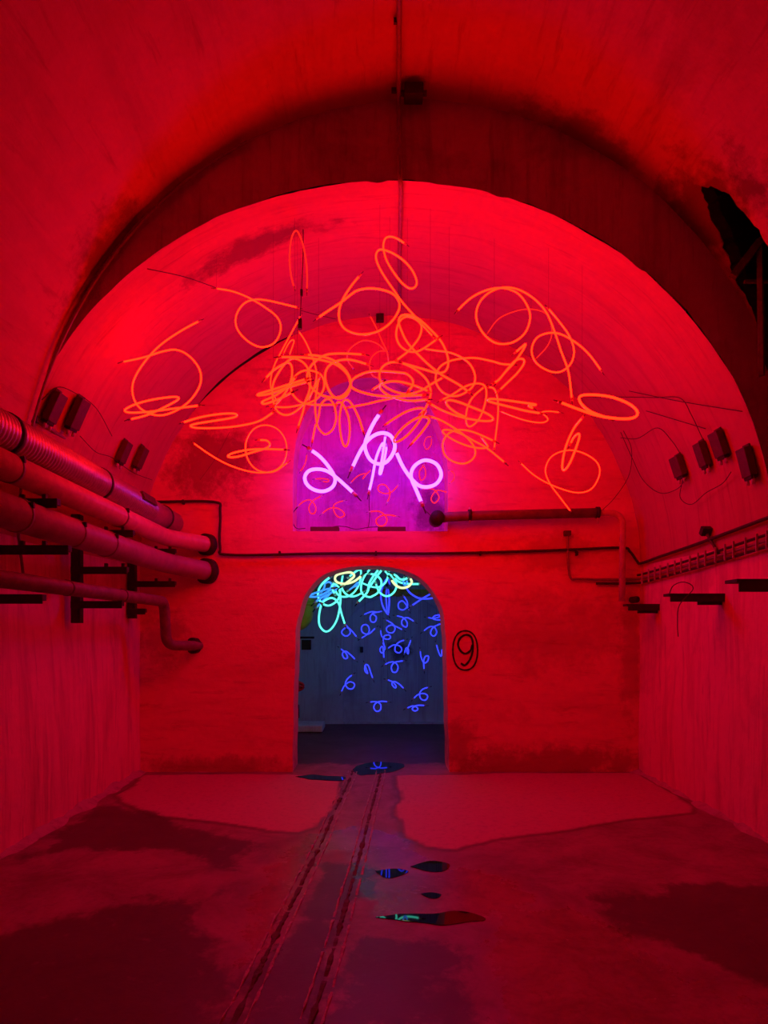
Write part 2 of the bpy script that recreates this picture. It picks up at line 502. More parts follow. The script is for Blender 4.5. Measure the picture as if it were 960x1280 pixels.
# ------------------------------------------------------------------ back room
Y0, Y1 = D_END + WALL_T, D_BACK
bx0, bx1, bz = -1.65, 1.75, 2.95
struct(link('wall_back_left', mesh('wbl', [(bx0, Y0, 0), (bx0, Y1, 0), (bx0, Y1, bz), (bx0, Y0, bz)], [(0, 1, 2, 3)], False), M['back']))
struct(link('wall_back_right', mesh('wbr', [(bx1, Y0, 0), (bx1, Y1, 0), (bx1, Y1, bz), (bx1, Y0, bz)], [(3, 2, 1, 0)], False), M['back']))
struct(link('ceiling_back', mesh('cb', [(bx0, Y0, bz), (bx1, Y0, bz), (bx1, Y1, bz), (bx0, Y1, bz)], [(0, 1, 2, 3)], False), M['back']))
def B2(px, py): q = U(px, py, D_BACK); return (q.x, q.z)
arch = [B2(429, 903), B2(429, 800), B2(433, 780), B2(441, 767), B2(455, 756), B2(474, 748), B2(495, 745), B2(520, 748), B2(540, 757), B2(554, 770), B2(561, 785), B2(564, 803), B2(564, 903)]
arch2 = [tuple(x) for x in catmull(arch, 4)]
struct(curve_plate('wall_back', [[(bx0, -.1), (bx0, bz), (bx1, bz), (bx1, -.1)], arch2], D_BACK, 0.12, M['back']))
struct(link('wall_back_recess', mesh('wr', [(-1.2, D_BACK + .11, -.1), (2, D_BACK + .11, -.1), (2, D_BACK + .11, 2.4), (-1.2, D_BACK + .11, 2.4)], [(0, 1, 2, 3)], False), M['back']))
# broken hole in the blind arch: only its shade, painted as a plaster blot
# ------------------------------------------------------------------ floor
def FP(px, py):
    d = F * CAMH / (py - VY); return ((px - VX) / F * d, d)
def vnoise(x, y, seed=0):
    rs = np.random.RandomState(seed); g = rs.rand(256, 256)
    xi = np.floor(x).astype(int); yi = np.floor(y).astype(int); fx = x - xi; fy = y - yi
    fx = fx * fx * (3 - 2 * fx); fy = fy * fy * (3 - 2 * fy)
    a = g[xi % 256, yi % 256]; b_ = g[(xi + 1) % 256, yi % 256]; c = g[xi % 256, (yi + 1) % 256]; d = g[(xi + 1) % 256, (yi + 1) % 256]
    return (a * (1 - fx) + b_ * fx) * (1 - fy) + (c * (1 - fx) + d * fx) * fy
def fbm(x, y, s, seed=0, o=5):
    r = np.zeros_like(x); a = 0.5
    for k in range(o):
        r += a * (vnoise(x * s * 2 ** k, y * s * 2 ** k, seed + k) - 0.5); a *= 0.55
    return r
def sdist(X, Y, poly):
    P = np.array(poly); dm = np.full(X.shape, 1e9); ins = np.zeros(X.shape, bool)
    for i in range(len(P)):
        a = P[i]; c = P[(i + 1) % len(P)]; e = c - a
        t = np.clip(((X - a[0]) * e[0] + (Y - a[1]) * e[1]) / (e @ e + 1e-12), 0, 1)
        dm = np.minimum(dm, np.hypot(X - a[0] - t * e[0], Y - a[1] - t * e[1]))
        cond = ((a[1] > Y) != (c[1] > Y)) & (X < (c[0] - a[0]) * (Y - a[1]) / (c[1] - a[1] + 1e-12) + a[0])
        ins ^= cond
    return np.where(ins, dm, -dm)
SLABS = [[(178, 969), (250, 967), (432, 969), (420, 1000), (400, 1035), (372, 1043), (335, 1041), (270, 1030), (190, 1020), (150, 1003), (140, 995), (165, 983)],
         [(492, 970), (640, 967), (800, 966), (835, 990), (868, 1008), (865, 1017), (800, 1025), (700, 1040), (620, 1052), (570, 1064), (530, 1060), (505, 1045), (492, 1020), (500, 1000)]]
DARKP = [[(190, 1022), (345, 1045), (385, 1050), (300, 1075), (292, 1112), (262, 1122), (272, 1090), (230, 1068), (100, 1060), (40, 1068), (60, 1040), (130, 1010)],
         [(-60, 1180), (60, 1150), (170, 1120), (270, 1120), (290, 1180), (230, 1225), (330, 1320), (-100, 1330)],
         [(405, 1078), (448, 1092), (436, 1130), (392, 1300), (320, 1300), (365, 1150)],
         [(440, 1160), (560, 1180), (592, 1200), (600, 1300), (400, 1300), (424, 1190)],
         [(720, 1118), (860, 1108), (1100, 1105), (1100, 1260), (930, 1220), (830, 1180), (760, 1150)]]
GLOSS = [[(300, 1130), (345, 1060), (385, 1040), (430, 1032), (482, 1030), (530, 1068), (640, 1100), (700, 1128), (600, 1150), (480, 1150), (462, 1100), (440, 1062), (405, 1062), (372, 1120), (335, 1190), (300, 1200)],
         [(640, 1135), (720, 1130), (800, 1180), (1000, 1270), (1000, 1400), (620, 1400), (600, 1200)]]
res = 0.04
xs = np.arange(-3.2, 3.5, res); ys = np.arange(-2.6, D_BACK + 0.3, res)
X, Y = np.meshgrid(xs, ys)
wob = 0.22 * fbm(X, Y, 2.2, 11, 6)
def mask(polys, soft, wk=1.0, extra=0.0):
    r = np.zeros_like(X)
    for pl in polys:
        s = sdist(X, Y, [FP(*p) for p in pl]) + wob * wk + extra
        r = np.maximum(r, np.clip(s / soft + 0.5, 0, 1))
    return r
slab = mask(SLABS, 0.05, 0.5); dark = np.maximum(mask(DARKP, 0.18, 2.6), np.clip((Y - D_END - 0.25) / 0.3, 0, 1)); gloss = mask(GLOSS, 0.25, 1.5)
Z = 0.012 * fbm(X, Y, 0.9, 31, 4) + 0.006 * slab
ny, nx = X.shape
V = np.stack([X, Y, Z], -1).reshape(-1, 3)
idx = np.arange(ny * nx).reshape(ny, nx)
Fc = np.stack([idx[:-1, :-1], idx[:-1, 1:], idx[1:, 1:], idx[1:, :-1]], -1).reshape(-1, 4)
fme = mesh('floor', V.tolist(), Fc.tolist())
for nm, arr in (('slab', slab), ('damp', dark), ('gloss', gloss)):
    at = fme.attributes.new(nm, 'FLOAT', 'POINT'); at.data.foreach_set('value', arr.reshape(-1).astype(np.float32))
m, nt, b = newmat('wet_concrete')
pos = N(nt, 'ShaderNodeNewGeometry').outputs['Position']
rag = noise_n(nt, mapping(nt, pos, (1.0, 0.8, 1.0)), 7.0, 10, 0.75, 0.3)
def attr(nm, lo=0.3, hi=0.7, k=1.1):
    a = N(nt, 'ShaderNodeAttribute', attribute_name=nm).outputs['Fac']
    return ramp(nt, math_n(nt, 'ADD', a, math_n(nt, 'MULTIPLY', math_n(nt, 'SUBTRACT', rag, 0.5), k)), ((lo, 0), (hi, 1)))
n1 = noise_n(nt, pos, 2.2, 10, 0.7, 0.5); n2 = noise_n(nt, pos, 22, 8, 0.7)
base = mixc(nt, ramp(nt, n1, ((0.38, 0), (0.66, 1))), (0.36, 0.16, 0.21), (0.18, 0.08, 0.10))
sl = attr('slab', 0.4, 0.6, 0.5)
base = mixc(nt, sl, base, (0.55, 0.20, 0.28))
rim = math_n(nt, 'MULTIPLY', math_n(nt, 'MULTIPLY', N(nt, 'ShaderNodeAttribute', attribute_name='slab').outputs['Fac'], math_n(nt, 'SUBTRACT', 1.0, N(nt, 'ShaderNodeAttribute', attribute_name='slab').outputs['Fac'])), 3.0, True)
base = mixc(nt, rim, base, (0.10, 0.06, 0.065))
gl = attr('gloss', 0.3, 0.7, 2.4)
base = mixc(nt, math_n(nt, 'MULTIPLY', attr('damp', 0.25, 0.75, 2.6), 0.9), base, (0.07, 0.045, 0.05))
base = mixc(nt, math_n(nt, 'MULTIPLY', ramp(nt, n2, ((0.5, 0), (0.75, 1))), 0.35), base, (0.06, 0.04, 0.045))
nt.links.new(base, b.inputs['Base Color'])
rgh = math_n(nt, 'SUBTRACT', math_n(nt, 'ADD', 0.36, math_n(nt, 'MULTIPLY', n1, 0.25)), math_n(nt, 'MULTIPLY', gl, 0.24))
rgh = math_n(nt, 'ADD', rgh, math_n(nt, 'MULTIPLY', sl, 0.10), True)
nt.links.new(rgh, b.inputs['Roughness'])
b.inputs['Specular IOR Level'].default_value = 0.6
bp = N(nt, 'ShaderNodeBump'); bp.inputs['Strength'].default_value = 0.22; bp.inputs['Distance'].default_value = 0.01
nt.links.new(math_n(nt, 'ADD', n2, n1), bp.inputs['Height']); nt.links.new(bp.outputs[0], b.inputs['Normal'])
struct(link('floor', fme, m))

def floor_z(x, y):
    i = int(np.clip(round((x - xs[0]) / res), 0, nx - 1)); j = int(np.clip(round((y - ys[0]) / res), 0, ny - 1))
    return float(Z[j, i])

# mortar ridges where wall and floor meet
def ridge(name, pts, h, wd, seed):
    V = []; Fc = []; k = 5
    pts = [Vector((*p, 0)) for p in pts]
    L = []
    for a, c in zip(pts, pts[1:]):
        m_ = max(2, int((c - a).length / 0.05)); L += [a + (c - a) * (i / m_) for i in range(m_)]
    L.append(pts[-1])
    for i, p in enumerate(L):
        t = (L[min(i + 1, len(L) - 1)] - L[max(i - 1, 0)]).normalized(); s = Vector((-t.y, t.x, 0))
        hh = h * (1 + 0.9 * nz(p, 5, seed) + 0.5 * nz(p, 14, seed)); ww = wd * (1 + 0.6 * nz(p, 4, seed + 3))
        for q in range(k):
            a = q / (k - 1)
            V.append(p + s * (a * ww - 0.03) + Vector((0, 0, max(0.0, hh) * (1 - a) ** 1.6 - 0.01)))
    for i in range(len(L) - 1):
        for q in range(k - 1):
            a = i * k + q; Fc.append((a, a + k, a + k + 1, a + 1))
    return struct(link(name, mesh(name, V, Fc), M['rib']))
ridge('baseboard_left', [(XL, D_END), (XL, 0.5)], 0.05, 0.16, 1)
ridge('baseboard_right', [(XR, 0.5), (XR, D_END)], 0.05, 0.14, 2)
ridge('baseboard_end', [(XR, D_END), (E2(563, 965)[0], D_END)], 0.02, 0.07, 3)
ridge('baseboard_end_left', [(E2(365, 965)[0], D_END), (XL, D_END)], 0.02, 0.07, 4)

# ------------------------------------------------------------------ rails sunk in the floor
def rail(label, px):
    P = [FP(*p) for p in px]
    P = [(P[0][0] + 0.02, D_END + 0.05)] + P + [(P[-1][0] - 0.14, 1.2), (P[-1][0] - 0.22, 0.3)]
    C = catmull(P, 34)
    root = None
    for part, off, wd, h in (('rail', 0.0, 0.030, 0.010), ('lip', 0.045, 0.016, 0.012), ('lip', -0.045, 0.018, 0.008)):
        V = []; Fc = []
        for i, p in enumerate(C):
            t = np.array(C[min(i + 1, len(C) - 1)]) - np.array(C[max(i - 1, 0)]); t /= np.linalg.norm(t); s = np.array((t[1], -t[0]))
            ow = 1 + 0.9 * nz((p[0], p[1], off * 9), 9.0) + 0.9 * nz((p[0], p[1], off * 9), 28.0)
            hz = floor_z(*p) + h * (0.6 + 1.6 * nz((p[0], p[1], off * 5 + 2), 14))
            for k_, zz in ((-1, -0.02), (-0.6, hz), (0.6, hz), (1, -0.02)):
                q = np.array(p) + s * (off + k_ * wd * 0.5 * ow)
                V.append((q[0], q[1], zz))
        for i in range(len(C) - 1):
            for k_ in range(3):
                a = i * 4 + k_; Fc.append((a, a + 1, a + 5, a + 4))
        o = link('floor_rail' if root is None else part, mesh(part, V, Fc, False), M['iron_l'] if root is None else M['rail'], root)
        if root is None: root = tag(o, label, 'rail', 'rails sunk in the floor')
rail('left one of two worn rails sunk in the wet floor', [(437, 975), (420, 1010), (404, 1048), (384, 1090), (365, 1130), (335, 1190), (300, 1262)])
rail('right one of two worn rails sunk in the wet floor', [(474, 975), (463, 1015), (450, 1068), (436, 1118), (421, 1173), (390, 1275)])

# puddles
def puddle(label, px, z=0.006):
    P = [FP(*p) for p in px]
    C = catmull(P + [P[0]], 6)[:-1]
    zc = max(floor_z(*p) for p in C) + z * 0.5
    V = [(p[0] + 0.02 * nz((p[0], p[1], 1), 9), p[1] + 0.04 * nz((p[0], p[1], 4), 7), zc) for p in C]
    V2 = [(0.97 * v_[0] + 0.03 * V[0][0], v_[1], zc - 0.02) for v_ in V]
    n_ = len(V)
    Fc = [tuple(range(n_))] + [(i, n_ + i, n_ + (i + 1) % n_, (i + 1) % n_) for i in range(n_)]
    tag(link('puddle', mesh('puddle', V + V2, Fc, False), M['water']), label, 'puddle', 'puddles on the floor')
puddle('long narrow puddle mirroring cyan light and the painted numeral', [(470, 1147), (500, 1144), (540, 1142), (575, 1141), (602, 1145), (602, 1152), (570, 1155), (530, 1155), (495, 1150)])
puddle('oval puddle mirroring blue light right of the rails', [(512, 1084), (530, 1079), (552, 1078), (562, 1083), (555, 1089), (535, 1090)])
puddle('smallest puddle with a blue glint between oval and long puddle', [(526, 1119), (540, 1116), (553, 1118), (548, 1122), (535, 1123)])
puddle('puddle on the doorway threshold with a single blue glint', [(440, 962), (452, 956), (475, 953), (500, 955), (505, 959), (490, 965), (465, 969), (448, 969)])
puddle('thin pale puddle at the left jamb of the doorway', [(368, 972), (395, 970), (430, 973), (425, 977), (395, 976)])
puddle('faint shallow puddle with bluish sheen right of the rail bend', [(470, 1090), (490, 1086), (512, 1090), (500, 1096), (480, 1097)])

# ------------------------------------------------------------------ pipes on the left wall
def cylx(name, pts, r, mat, parent=None, n=20): return tube(name, pts, r, mat, parent, n)
# spiral duct
x1, z1, r1 = -2.14, CAMH + 1.136, 0.122
ya, yb = 1.6, D_END + 0.03
pts = []; rad = []
y = ya
while y < 6.0:
    for dy, rr in ((0, 1.0), (0.012, 1.0), (0.018, 0.955), (0.03, 0.955)):
        pts.append((x1, y + dy, z1)); rad.append(r1 * rr)
    y += 0.036
pts += [(x1, 6.05, z1), (x1, yb, z1)]; rad += [r1 * 0.97, r1 * 0.97]
duct = tube('spiral_duct', pts, r1, M['duct'], None, 28, rad)
tag(duct, 'fat ribbed metal duct, topmost of the left wall pipes', 'duct')
for yy, wd in ((2.55, 0.03), (3.68, 0.03), (4.93, 0.025), (6.42, 0.02)):
    tube('collar', [(x1, yy, z1), (x1, yy + wd, z1)], r1 * 1.05, M['iron'], duct, 28)
a0 = math.radians(20)
box('patch_plate', (x1 + r1 * 0.93, 5.75, z1 + 0.045), (0.03, 0.32, 0.075), M['iron_l'], duct, Matrix.Rotation(-0.35, 3, 'Y'))
# painted pipe
def wall_pipe(name, label, xx, zz, rr, ybend, end_px, mat, bands, cat='pipe'):
    e = U(*end_px, D_END)
    P = round_path([(xx, 1.6, zz), (xx, ybend, zz), (e.x - 0.04, D_END - 0.05, e.z), (e.x + 0.06, D_END + 0.12, e.z)], 0.16, 8)
    o = tube(name, P, rr, mat, None, 24); tag(o, label, cat)
    tube('flange', [(e.x - 0.045, D_END - 0.045, e.z), (e.x - 0.01, D_END + 0.02, e.z)], rr * 1.35, M['iron'], o, 24)
    for yy in bands:
        c = tube('clamp_band', [(xx, yy, zz), (xx, yy + 0.022, zz)], rr * 1.05, M['pipe_dark'], o, 24)
        box('bolt', (xx + rr * 0.9, yy + .01, zz + rr * 0.55), (0.03, 0.02, 0.035), M['iron'], c)
    return o
wall_pipe('painted_pipe', 'smooth bright red pipe below the ribbed duct, turning into the end wall', -2.087, CAMH + 0.93, 0.085, 6.42, (262, 681), M['pipe_red'], (3.65, 5.2))
wall_pipe('wrapped_pipe', 'thick dull wrapped pipe below the bright red pipe', -2.087, CAMH + 0.675, 0.100, 6.42, (262, 714), M['pipe_grey'], (3.0, 3.72, 4.4, 4.95))
e = U(243, 807, D_END)
P = round_path([(-2.096, 1.6, CAMH + .29), (-2.096, 6.38, CAMH + .288), (-2.096, 6.45, CAMH - .15), (e.x, D_END - 0.1, e.z), (e.x + 0.08, D_END + 0.1, e.z)], 0.11, 8)
lp = tag(tube('low_pipe', P, 0.052, M['pipe_dark'], None, 20), 'thinnest left pipe that drops and elbows into the end wall', 'pipe')
tube('flange', [(e.x - .02, D_END - 0.03, e.z), (e.x + .01, D_END + 0.02, e.z)], 0.085, M['iron'], lp, 20)
for yy in (2.9, 3.45, 4.35, 5.3): tube('clamp_band', [(-2.096, yy, CAMH + .29), (-2.096, yy + .02, CAMH + .29)], 0.056, M['iron_l'], lp, 20)

def bracket(label, y, tips, post):
    root = bpy.data.objects.new('pipe_bracket', None); COL.objects.link(root); root.location = (XL, y, CAMH)
    tag(root, label, 'bracket', 'pipe brackets on the left wall')
    zt, zb = post
    box('post', (0.03, 0, (zt + zb) / 2), (0.06, 0.05, zt - zb), M['iron'], root)
    box('post_flange', (0.065, 0.02, (zt + zb) / 2), (0.008, 0.07, zt - zb), M['iron'], root)
    for z, tip in tips:
        L = tip - XL
        a = box('arm', (L / 2, 0, z), (L, 0.045, 0.04), M['iron'], root)
        box('arm_lip', (L / 2, -0.026, z - 0.01), (L, 0.008, 0.06), M['iron'], a)
        if z > 0.3:
            for dx in (0.28, 0.42): box('stud', (dx, 0, z + 0.03), (0.025, 0.025, 0.04), M['iron_l'], a)
bracket('black iron bracket nearest the camera under the left pipes', 3.0, ((0.79, -1.9), (0.51, -1.9), (0.205, -2.0)), (0.95, 0.05))
bracket('black iron bracket with the longest post below the left pipes', 4.0, ((0.80, -1.97), (0.51, -1.9), (0.205, -2.06)), (0.95, 0.08))
bracket('middle black iron bracket, half hidden behind the thick wrapped pipe', 5.25, ((0.80, -1.97), (0.50, -2.02), (0.22, -2.06)), (0.95, 0.06))
bracket('farthest black iron bracket under the pipes near the corner', 6.45, ((0.80, -2.0), (0.475, -2.0), (0.2, -2.3)), (0.9, 0.12))

# conduit above the duct
P = [(-2.47, 1.8, CAMH + 1.52), (-2.45, 4.0, CAMH + 1.53), (-2.44, 5.6, CAMH + 1.5), (-2.42, D_END - .02, CAMH + 1.47)]
cd = tag(tube('thin_conduit', [tuple(p) for p in catmull(P, 8)], 0.018, M['cable_l'], None, 8), 'thin conduit on the left vault just above the ribbed duct', 'conduit')
for yy in (2.6, 3.7, 4.6, 5.5): box('clip', (-2.45, yy, CAMH + 1.52), (0.06, 0.03, 0.05), M['iron'], cd)

# ------------------------------------------------------------------ end wall: cable, pipe, conduit, numeral
def EW(px, py, off=0.03): q = U(px, py, D_END); return Vector((q.x, D_END - off, q.z))
def RW(y, z, off=0.03): return Vector((XR - off, y, CAMH + z))
cabl = [EW(196, 628), EW(268, 628), EW(276, 640), EW(276, 684), EW(290, 694), EW(420, 692), EW(560, 692), EW(700, 688), EW(774, 685), EW(786, 690), EW(795, 702)]
cabl += [RW(6.68, 0.70), RW(6.2, 0.72), RW(5.6, 0.74), RW(5.0, 0.77), RW(4.4, 0.80), RW(3.6, 0.82), RW(2.6, 0.84)]
cb = tag(tube('power_cable', [tuple(p) for p in catmull(cabl, 5)], 0.014, M['cable'], None, 8), 'long dark cable crossing the end wall above the doorway and along the right wall', 'cable')
for px in (230, 350, 470, 600, 720): box('clip', EW(px, 628 if px < 250 else 692, 0.02), (0.02, 0.05, 0.045), M['iron'], cb)
# dark steam pipe
hp = [EW(540, 650, 0.0), EW(560, 648.5, 0.12), EW(600, 647, 0.12), EW(744, 643.5, 0.12)]
dp = tag(tube('lagged_pipe', hp, 0.05, M['pipe_dark'], None, 20), 'dark horizontal pipe right of the violet niche with a thinner drop', 'pipe')
tube('socket', [EW(545, 650, -0.02), EW(545, 650, 0.16)], 0.075, M['iron'], dp, 20)
tube('drop', [tuple(p) for p in round_path([EW(740, 643.5, .12), EW(773, 644, .12), EW(773, 752, .10)], 0.18, 10)], 0.032, M['pipe_red'], dp, 16)
for px in (585, 742):
    c = tube('clamp', [EW(px - 2, 646.5 - (px - 585) * 0.02, .12), EW(px + 2, 646.5 - (px - 585) * 0.02, .12)], 0.06, M['iron'], dp, 20)
    tube('bolt', [EW(px, 637, .13), EW(px, 657, .13)], 0.010, M['cap'], c, 8)
# thin conduit + clipped cable run on the right wall
run = [EW(708, 668), EW(709, 700), EW(712, 722), EW(722, 724), EW(760, 724.5), EW(792, 724)]
run += [RW(6.6, 0.545), RW(6.0, 0.565), RW(5.2, 0.60), RW(4.5, 0.64), RW(3.6, 0.68), RW(2.6, 0.72)]
c1 = [tuple(p) for p in catmull(run, 5)]
tr = tag(tube('cable_run', c1, 0.013, M['cable_l'], None, 8), 'bundle of parallel cables held by clips along the right wall', 'cable run')
tube('cable', [(p[0] - (0 if p[1] > 6.7 else 0.0), p[1], p[2] - 0.045) for p in c1[18:]], 0.012, M['cable'], tr, 8)
tube('cable', [(p[0], p[1], p[2] + 0.04) for p in c1[26:]], 0.012, M['cable'], tr, 8)
for i in range(24):
    y = 6.6 - i * 0.14 - (0.02 if i % 3 else 0)
    zz = 0.545 + (6.6 - y) / 2.1 * 0.095
    box('clip', (XR - 0.05, y, CAMH + zz), (0.016, 0.010, 0.13), M['tie'], tr)
for p, px, py in ((0, 708, 667), ): box('junction_box', EW(px, py, .03), (0.07, 0.05, 0.05), M['iron_l'], tr)

# painted numeral nine in a ring
def strip(name, px, wd, parent=None, closed=False, off=0.006):
    P = catmull(px, 8)
    V = []; Fc = []
    for i, p in enumerate(P):
        a = np.array(P[(i - 1) % (len(P) - 1)] if closed else P[max(i - 1, 0)]); c = np.array(P[(i + 1) % (len(P) - 1) if closed else min(i + 1, len(P) - 1)])
        t = c - a; t = t / (np.linalg.norm(t) + 1e-9); s = np.array((-t[1], t[0])) * wd * (1 + 0.25 * nz((p[0], p[1], 0), 0.3))
        for q in (p + s, p - s): V.append(EW(q[0], q[1], off))
        for q in (p + s, p - s): V.append(EW(q[0], q[1], off - 0.004))
    for i in range(len(P) - 1):
        a = 4 * i
        Fc += [(a, a + 1, a + 5, a + 4), (a, a + 4, a + 6, a + 2), (a + 1, a + 3, a + 7, a + 5)]
    return link(name, mesh(name, V, Fc, False), M['paint'], parent)
ring = [(581.5 + 15.5 * math.cos(a), 813 + 25.5 * math.sin(a) + 1.0 * math.sin(3 * a)) for a in [2 * math.pi * k / 20 for k in range(21)]]
num = bpy.data.objects.new('painted_numeral', None); COL.objects.link(num)
tag(num, 'black hand painted 9 inside an oval ring beside the doorway', 'wall marking')
strip('digit', [(590.5, 806), (588, 813), (582, 817), (576, 814), (572.5, 806), (575, 798), (582, 793.5), (588.5, 796), (591, 804), (590.5, 815), (587, 825), (581, 831.5), (576, 829)], 1.2, num)
strip('ring', ring, 0.9, num, True)

# iron ledges on the right wall
def ledge(label, y, tip, z, th=0.055, wd=0.10):
    L = XR - tip
    o = box('iron_ledge', ((XR + 0.03 + tip) / 2, y, CAMH + z), (L + 0.06, wd, 0.022), M['iron'])
    tag(o, label, 'ledge', 'iron ledges on the right wall')
    box('web', ((XR + tip) / 2, y - wd / 2 + .006, CAMH + z - th / 2), (L, 0.012, th), M['iron'], o)
    box('gusset', (XR - 0.10, y, CAMH + z - 0.05), (0.2, 0.012, 0.06), M['iron'], o)
    return o
l1 = ledge('short iron ledge in the far right corner with a stub beside it', 6.35, 2.50, 0.25)
tag(tube('pipe_stub', [EW(790, 750, .12), EW(790, 750, -0.05)], 0.035, M['iron'], None, 16), 'small black pipe stub in the corner above the short ledge', 'pipe')
ledge('middle iron ledge on the right wall with a looped wire hanging', 5.17, 2.37, 0.285)
ledge('nearest thick iron ledge at the right edge of the picture', 4.05, 2.27, 0.31, 0.07, 0.14)
P = [RW(5.2, .28, .42), RW(5.16, .36, .40), RW(5.1, .385, .34), RW(5.08, .33, .28), RW(5.10, .2, .38), RW(5.12, .05, .385), RW(5.12, -.05, .38)]
tag(tube('loose_wire', [tuple(p) for p in catmull(P, 6)], 0.004, M['wire'], None, 6), 'loose wire loop hanging over the middle iron ledge', 'wire')
hk = tag(box('iron_hook', RW(5.35, 0.83, .04), (0.08, 0.05, 0.07), M['iron'], None, Matrix.Rotation(0.6, 3, 'X')), 'small pointed iron hook above the cables on the right wall', 'hook')
tube('stem', [RW(5.33, .80, .04), RW(5.2, .62, .01)], 0.012, M['iron_l'], hk, 6)

# crown conduit with boxes
Xc = 0.16
def near_z(x): return NEARP['zs'] + NEARP['b'] * math.sqrt(1 - ((x - NEARP['cx']) / NEARP['a']) ** 2)
def far_z(x, y): p = prof('far', y); return p['zs'] + p['b'] * math.sqrt(1 - ((x - p['cx']) / p['a']) ** 2)
P = [(Xc - 0.02, 1.0, near_z(Xc) - .03), (Xc - 0.02, 3.6, near_z(Xc) - .03), (Xc + 0.01, D_RIB - 0.04, near_z(Xc) - .04), (Xc + .02, D_RIB - 0.035, far_z(Xc, D_RIB) - 0.01), (Xc + .03, D_RIB + .03, far_z(Xc, D_RIB) - .03), (Xc + .06, 5.6, far_z(Xc, 5.6) - .03), (Xc + .10, 6.5, far_z(Xc, 6.5) - .03)]
cc = tag(tube('crown_conduit', [tuple(p) for p in round_path(P, 0.04, 4)], 0.016, M['cable_l'], None, 8), 'conduit running along the crown of the vault and down the arch face', 'conduit')
for yy in (3.2, 3.9, 4.4): box('clip', (Xc - .02, yy, near_z(Xc) - .03), (0.045, 0.02, 0.03), M['iron'], cc)
jb = tag(box('junction_box', (Xc + 0.11, 4.40, near_z(Xc) - .05), (0.13, 0.10, 0.08), M['iron'], None, None, .008), 'black junction box at the top of the arch beside the crown conduit', 'junction box')
for q in (-0.09, 0.09): tube('gland', [(Xc + 0.11 + q * 0.7, 4.40, near_z(Xc) - .05), (Xc + 0.11 + q, 4.40, near_z(Xc) - .05)], 0.018, M['iron_l'], jb, 8)
q = U(475, 392, D_END - 0.08)
jb2 = tag(box('socket_box', (q.x, D_END - 0.03, q.z), (0.08, 0.07, 0.12), M['iron'], None, None, .008), 'small dark box high on the end wall inside the orange loop', 'junction box')
box('mounting_bar', (q.x - 0.07, D_END - 0.015, q.z + 0.05), (0.18, 0.02, 0.025), M['iron_l'], jb2)
# thin cable along the left of the arch edge
P = []
for k in range(40):
    u = 0.36 - 0.36 * k / 39
    x, z = arc_pt(NEARP, u); P.append((x + 0.03, D_RIB - 0.04, z - 0.03 * (1 if u > 0.05 else 0)))
P += [(-2.46, D_RIB - 0.04, 1.9)]
tag(tube('arch_cable', P, 0.010, M['cable_l'], None, 6), 'thin cable following the left edge of the dark arch', 'cable')

# iron frame in the dark opening on the right
fr = bpy.data.objects.new('rusty_iron_support', None); COL.objects.link(fr)
tag(fr, 'rusty angle iron frame standing in the dark opening at upper right', 'frame')
A = U(916, 346, 4.35); Bp = U(950, 302, 4.30); Cp = U(950, 420, 4.30)
def bar(name, a, c, wd, mat, parent):
    a = Vector(a); c = Vector(c); d = (c - a); rot = d.to_track_quat('X', 'Z').to_matrix()
    o = box(name, (a + c) / 2, (d.length, wd, wd), mat, parent, rot, 0.004)
    return o
bar('brace', A, Bp, 0.05, M['iron_l'], fr); bar('upright', Bp + Vector((0, 0, .02)), U(952, 470, 4.32), 0.035, M['iron_l'], fr)
bar('crossbar', U(930, 352, 4.34), U(985, 352, 4.3), 0.02, M['iron_l'], fr)
bar('strut', Bp, Bp + Vector((0.5, -0.1, 0.25)), 0.045, M['iron_l'], fr)

# ------------------------------------------------------------------ transformer boxes
def transformer(label, px, py, w_, h_, lean, d_off=0.05, group='neon transformers on the vault', dep=0.09):
    d = hit(px, py) - d_off
    c = U(px, py, d); p = prof('far' if d > D_RIB else 'near', d)
    nn = Vector((-(c.x - p['cx']) / p['a'] ** 2, 0, -max(0.02, c.z - p['zs']) / p['b'] ** 2)).normalized()   # into the room
    yv = Vector((0, 1, 0)); up = yv.cross(nn).normalized()
    if up.z < 0: up = -up
    rot = Matrix((yv, up, nn)).transposed()
    rot = rot @ Matrix.Rotation(lean, 3, 'Z')
    m4 = rot.to_4x4(); m4.translation = c + nn * dep * 0.2
    w_ *= 0.8; h_ *= 0.85; dep = 0.055
    o = box('transformer_box', (0, 0, 0), (w_, h_, dep), M['box'], None, None, 0.006)
    o.matrix_world = m4; tag(o, label, 'transformer', group)
    box('back_plate', (0, 0, -dep * 0.5), (w_ * 0.7, h_ * 1.18, 0.012), M['iron_l'], o)
    box('end_cover', (0, -h_ * 0.5 - 0.012, 0), (w_ * 0.8, 0.024, dep * 0.75), M['iron'], o)
    for s in (-0.3, 0.3): tube('terminal', [(w_ * s, -h_ * 0.5, 0), (w_ * s, -h_ * 0.5 - 0.06, 0.01)], 0.012, M['cap'], o, 8)
    return o
transformer('left transformer box of the nearer pair above the ribbed duct', 66, 508, 0.15, 0.26, 0.0)
transformer('right transformer box of the nearer pair above the ribbed duct', 95, 516, 0.17, 0.28, 0.05)
transformer('left transformer box of the farther pair above the ribbed duct', 153, 564, 0.15, 0.23, 0.0)
transformer('right transformer box of the farther pair above the ribbed duct', 174, 571, 0.15, 0.24, 0.0)
transformer('leftmost of the four transformer boxes on the right vault', 850, 582, 0.18, 0.21, 0.0)
transformer('second transformer box on the right vault, slimmest of the four', 880, 567, 0.13, 0.23, 0.0)
transformer('highest of the four transformer boxes on the right vault', 901, 554, 0.16, 0.23, 0.0)
transformer('rightmost transformer box on the right vault beside the arch', 936, 577, 0.14, 0.25, 0.0)
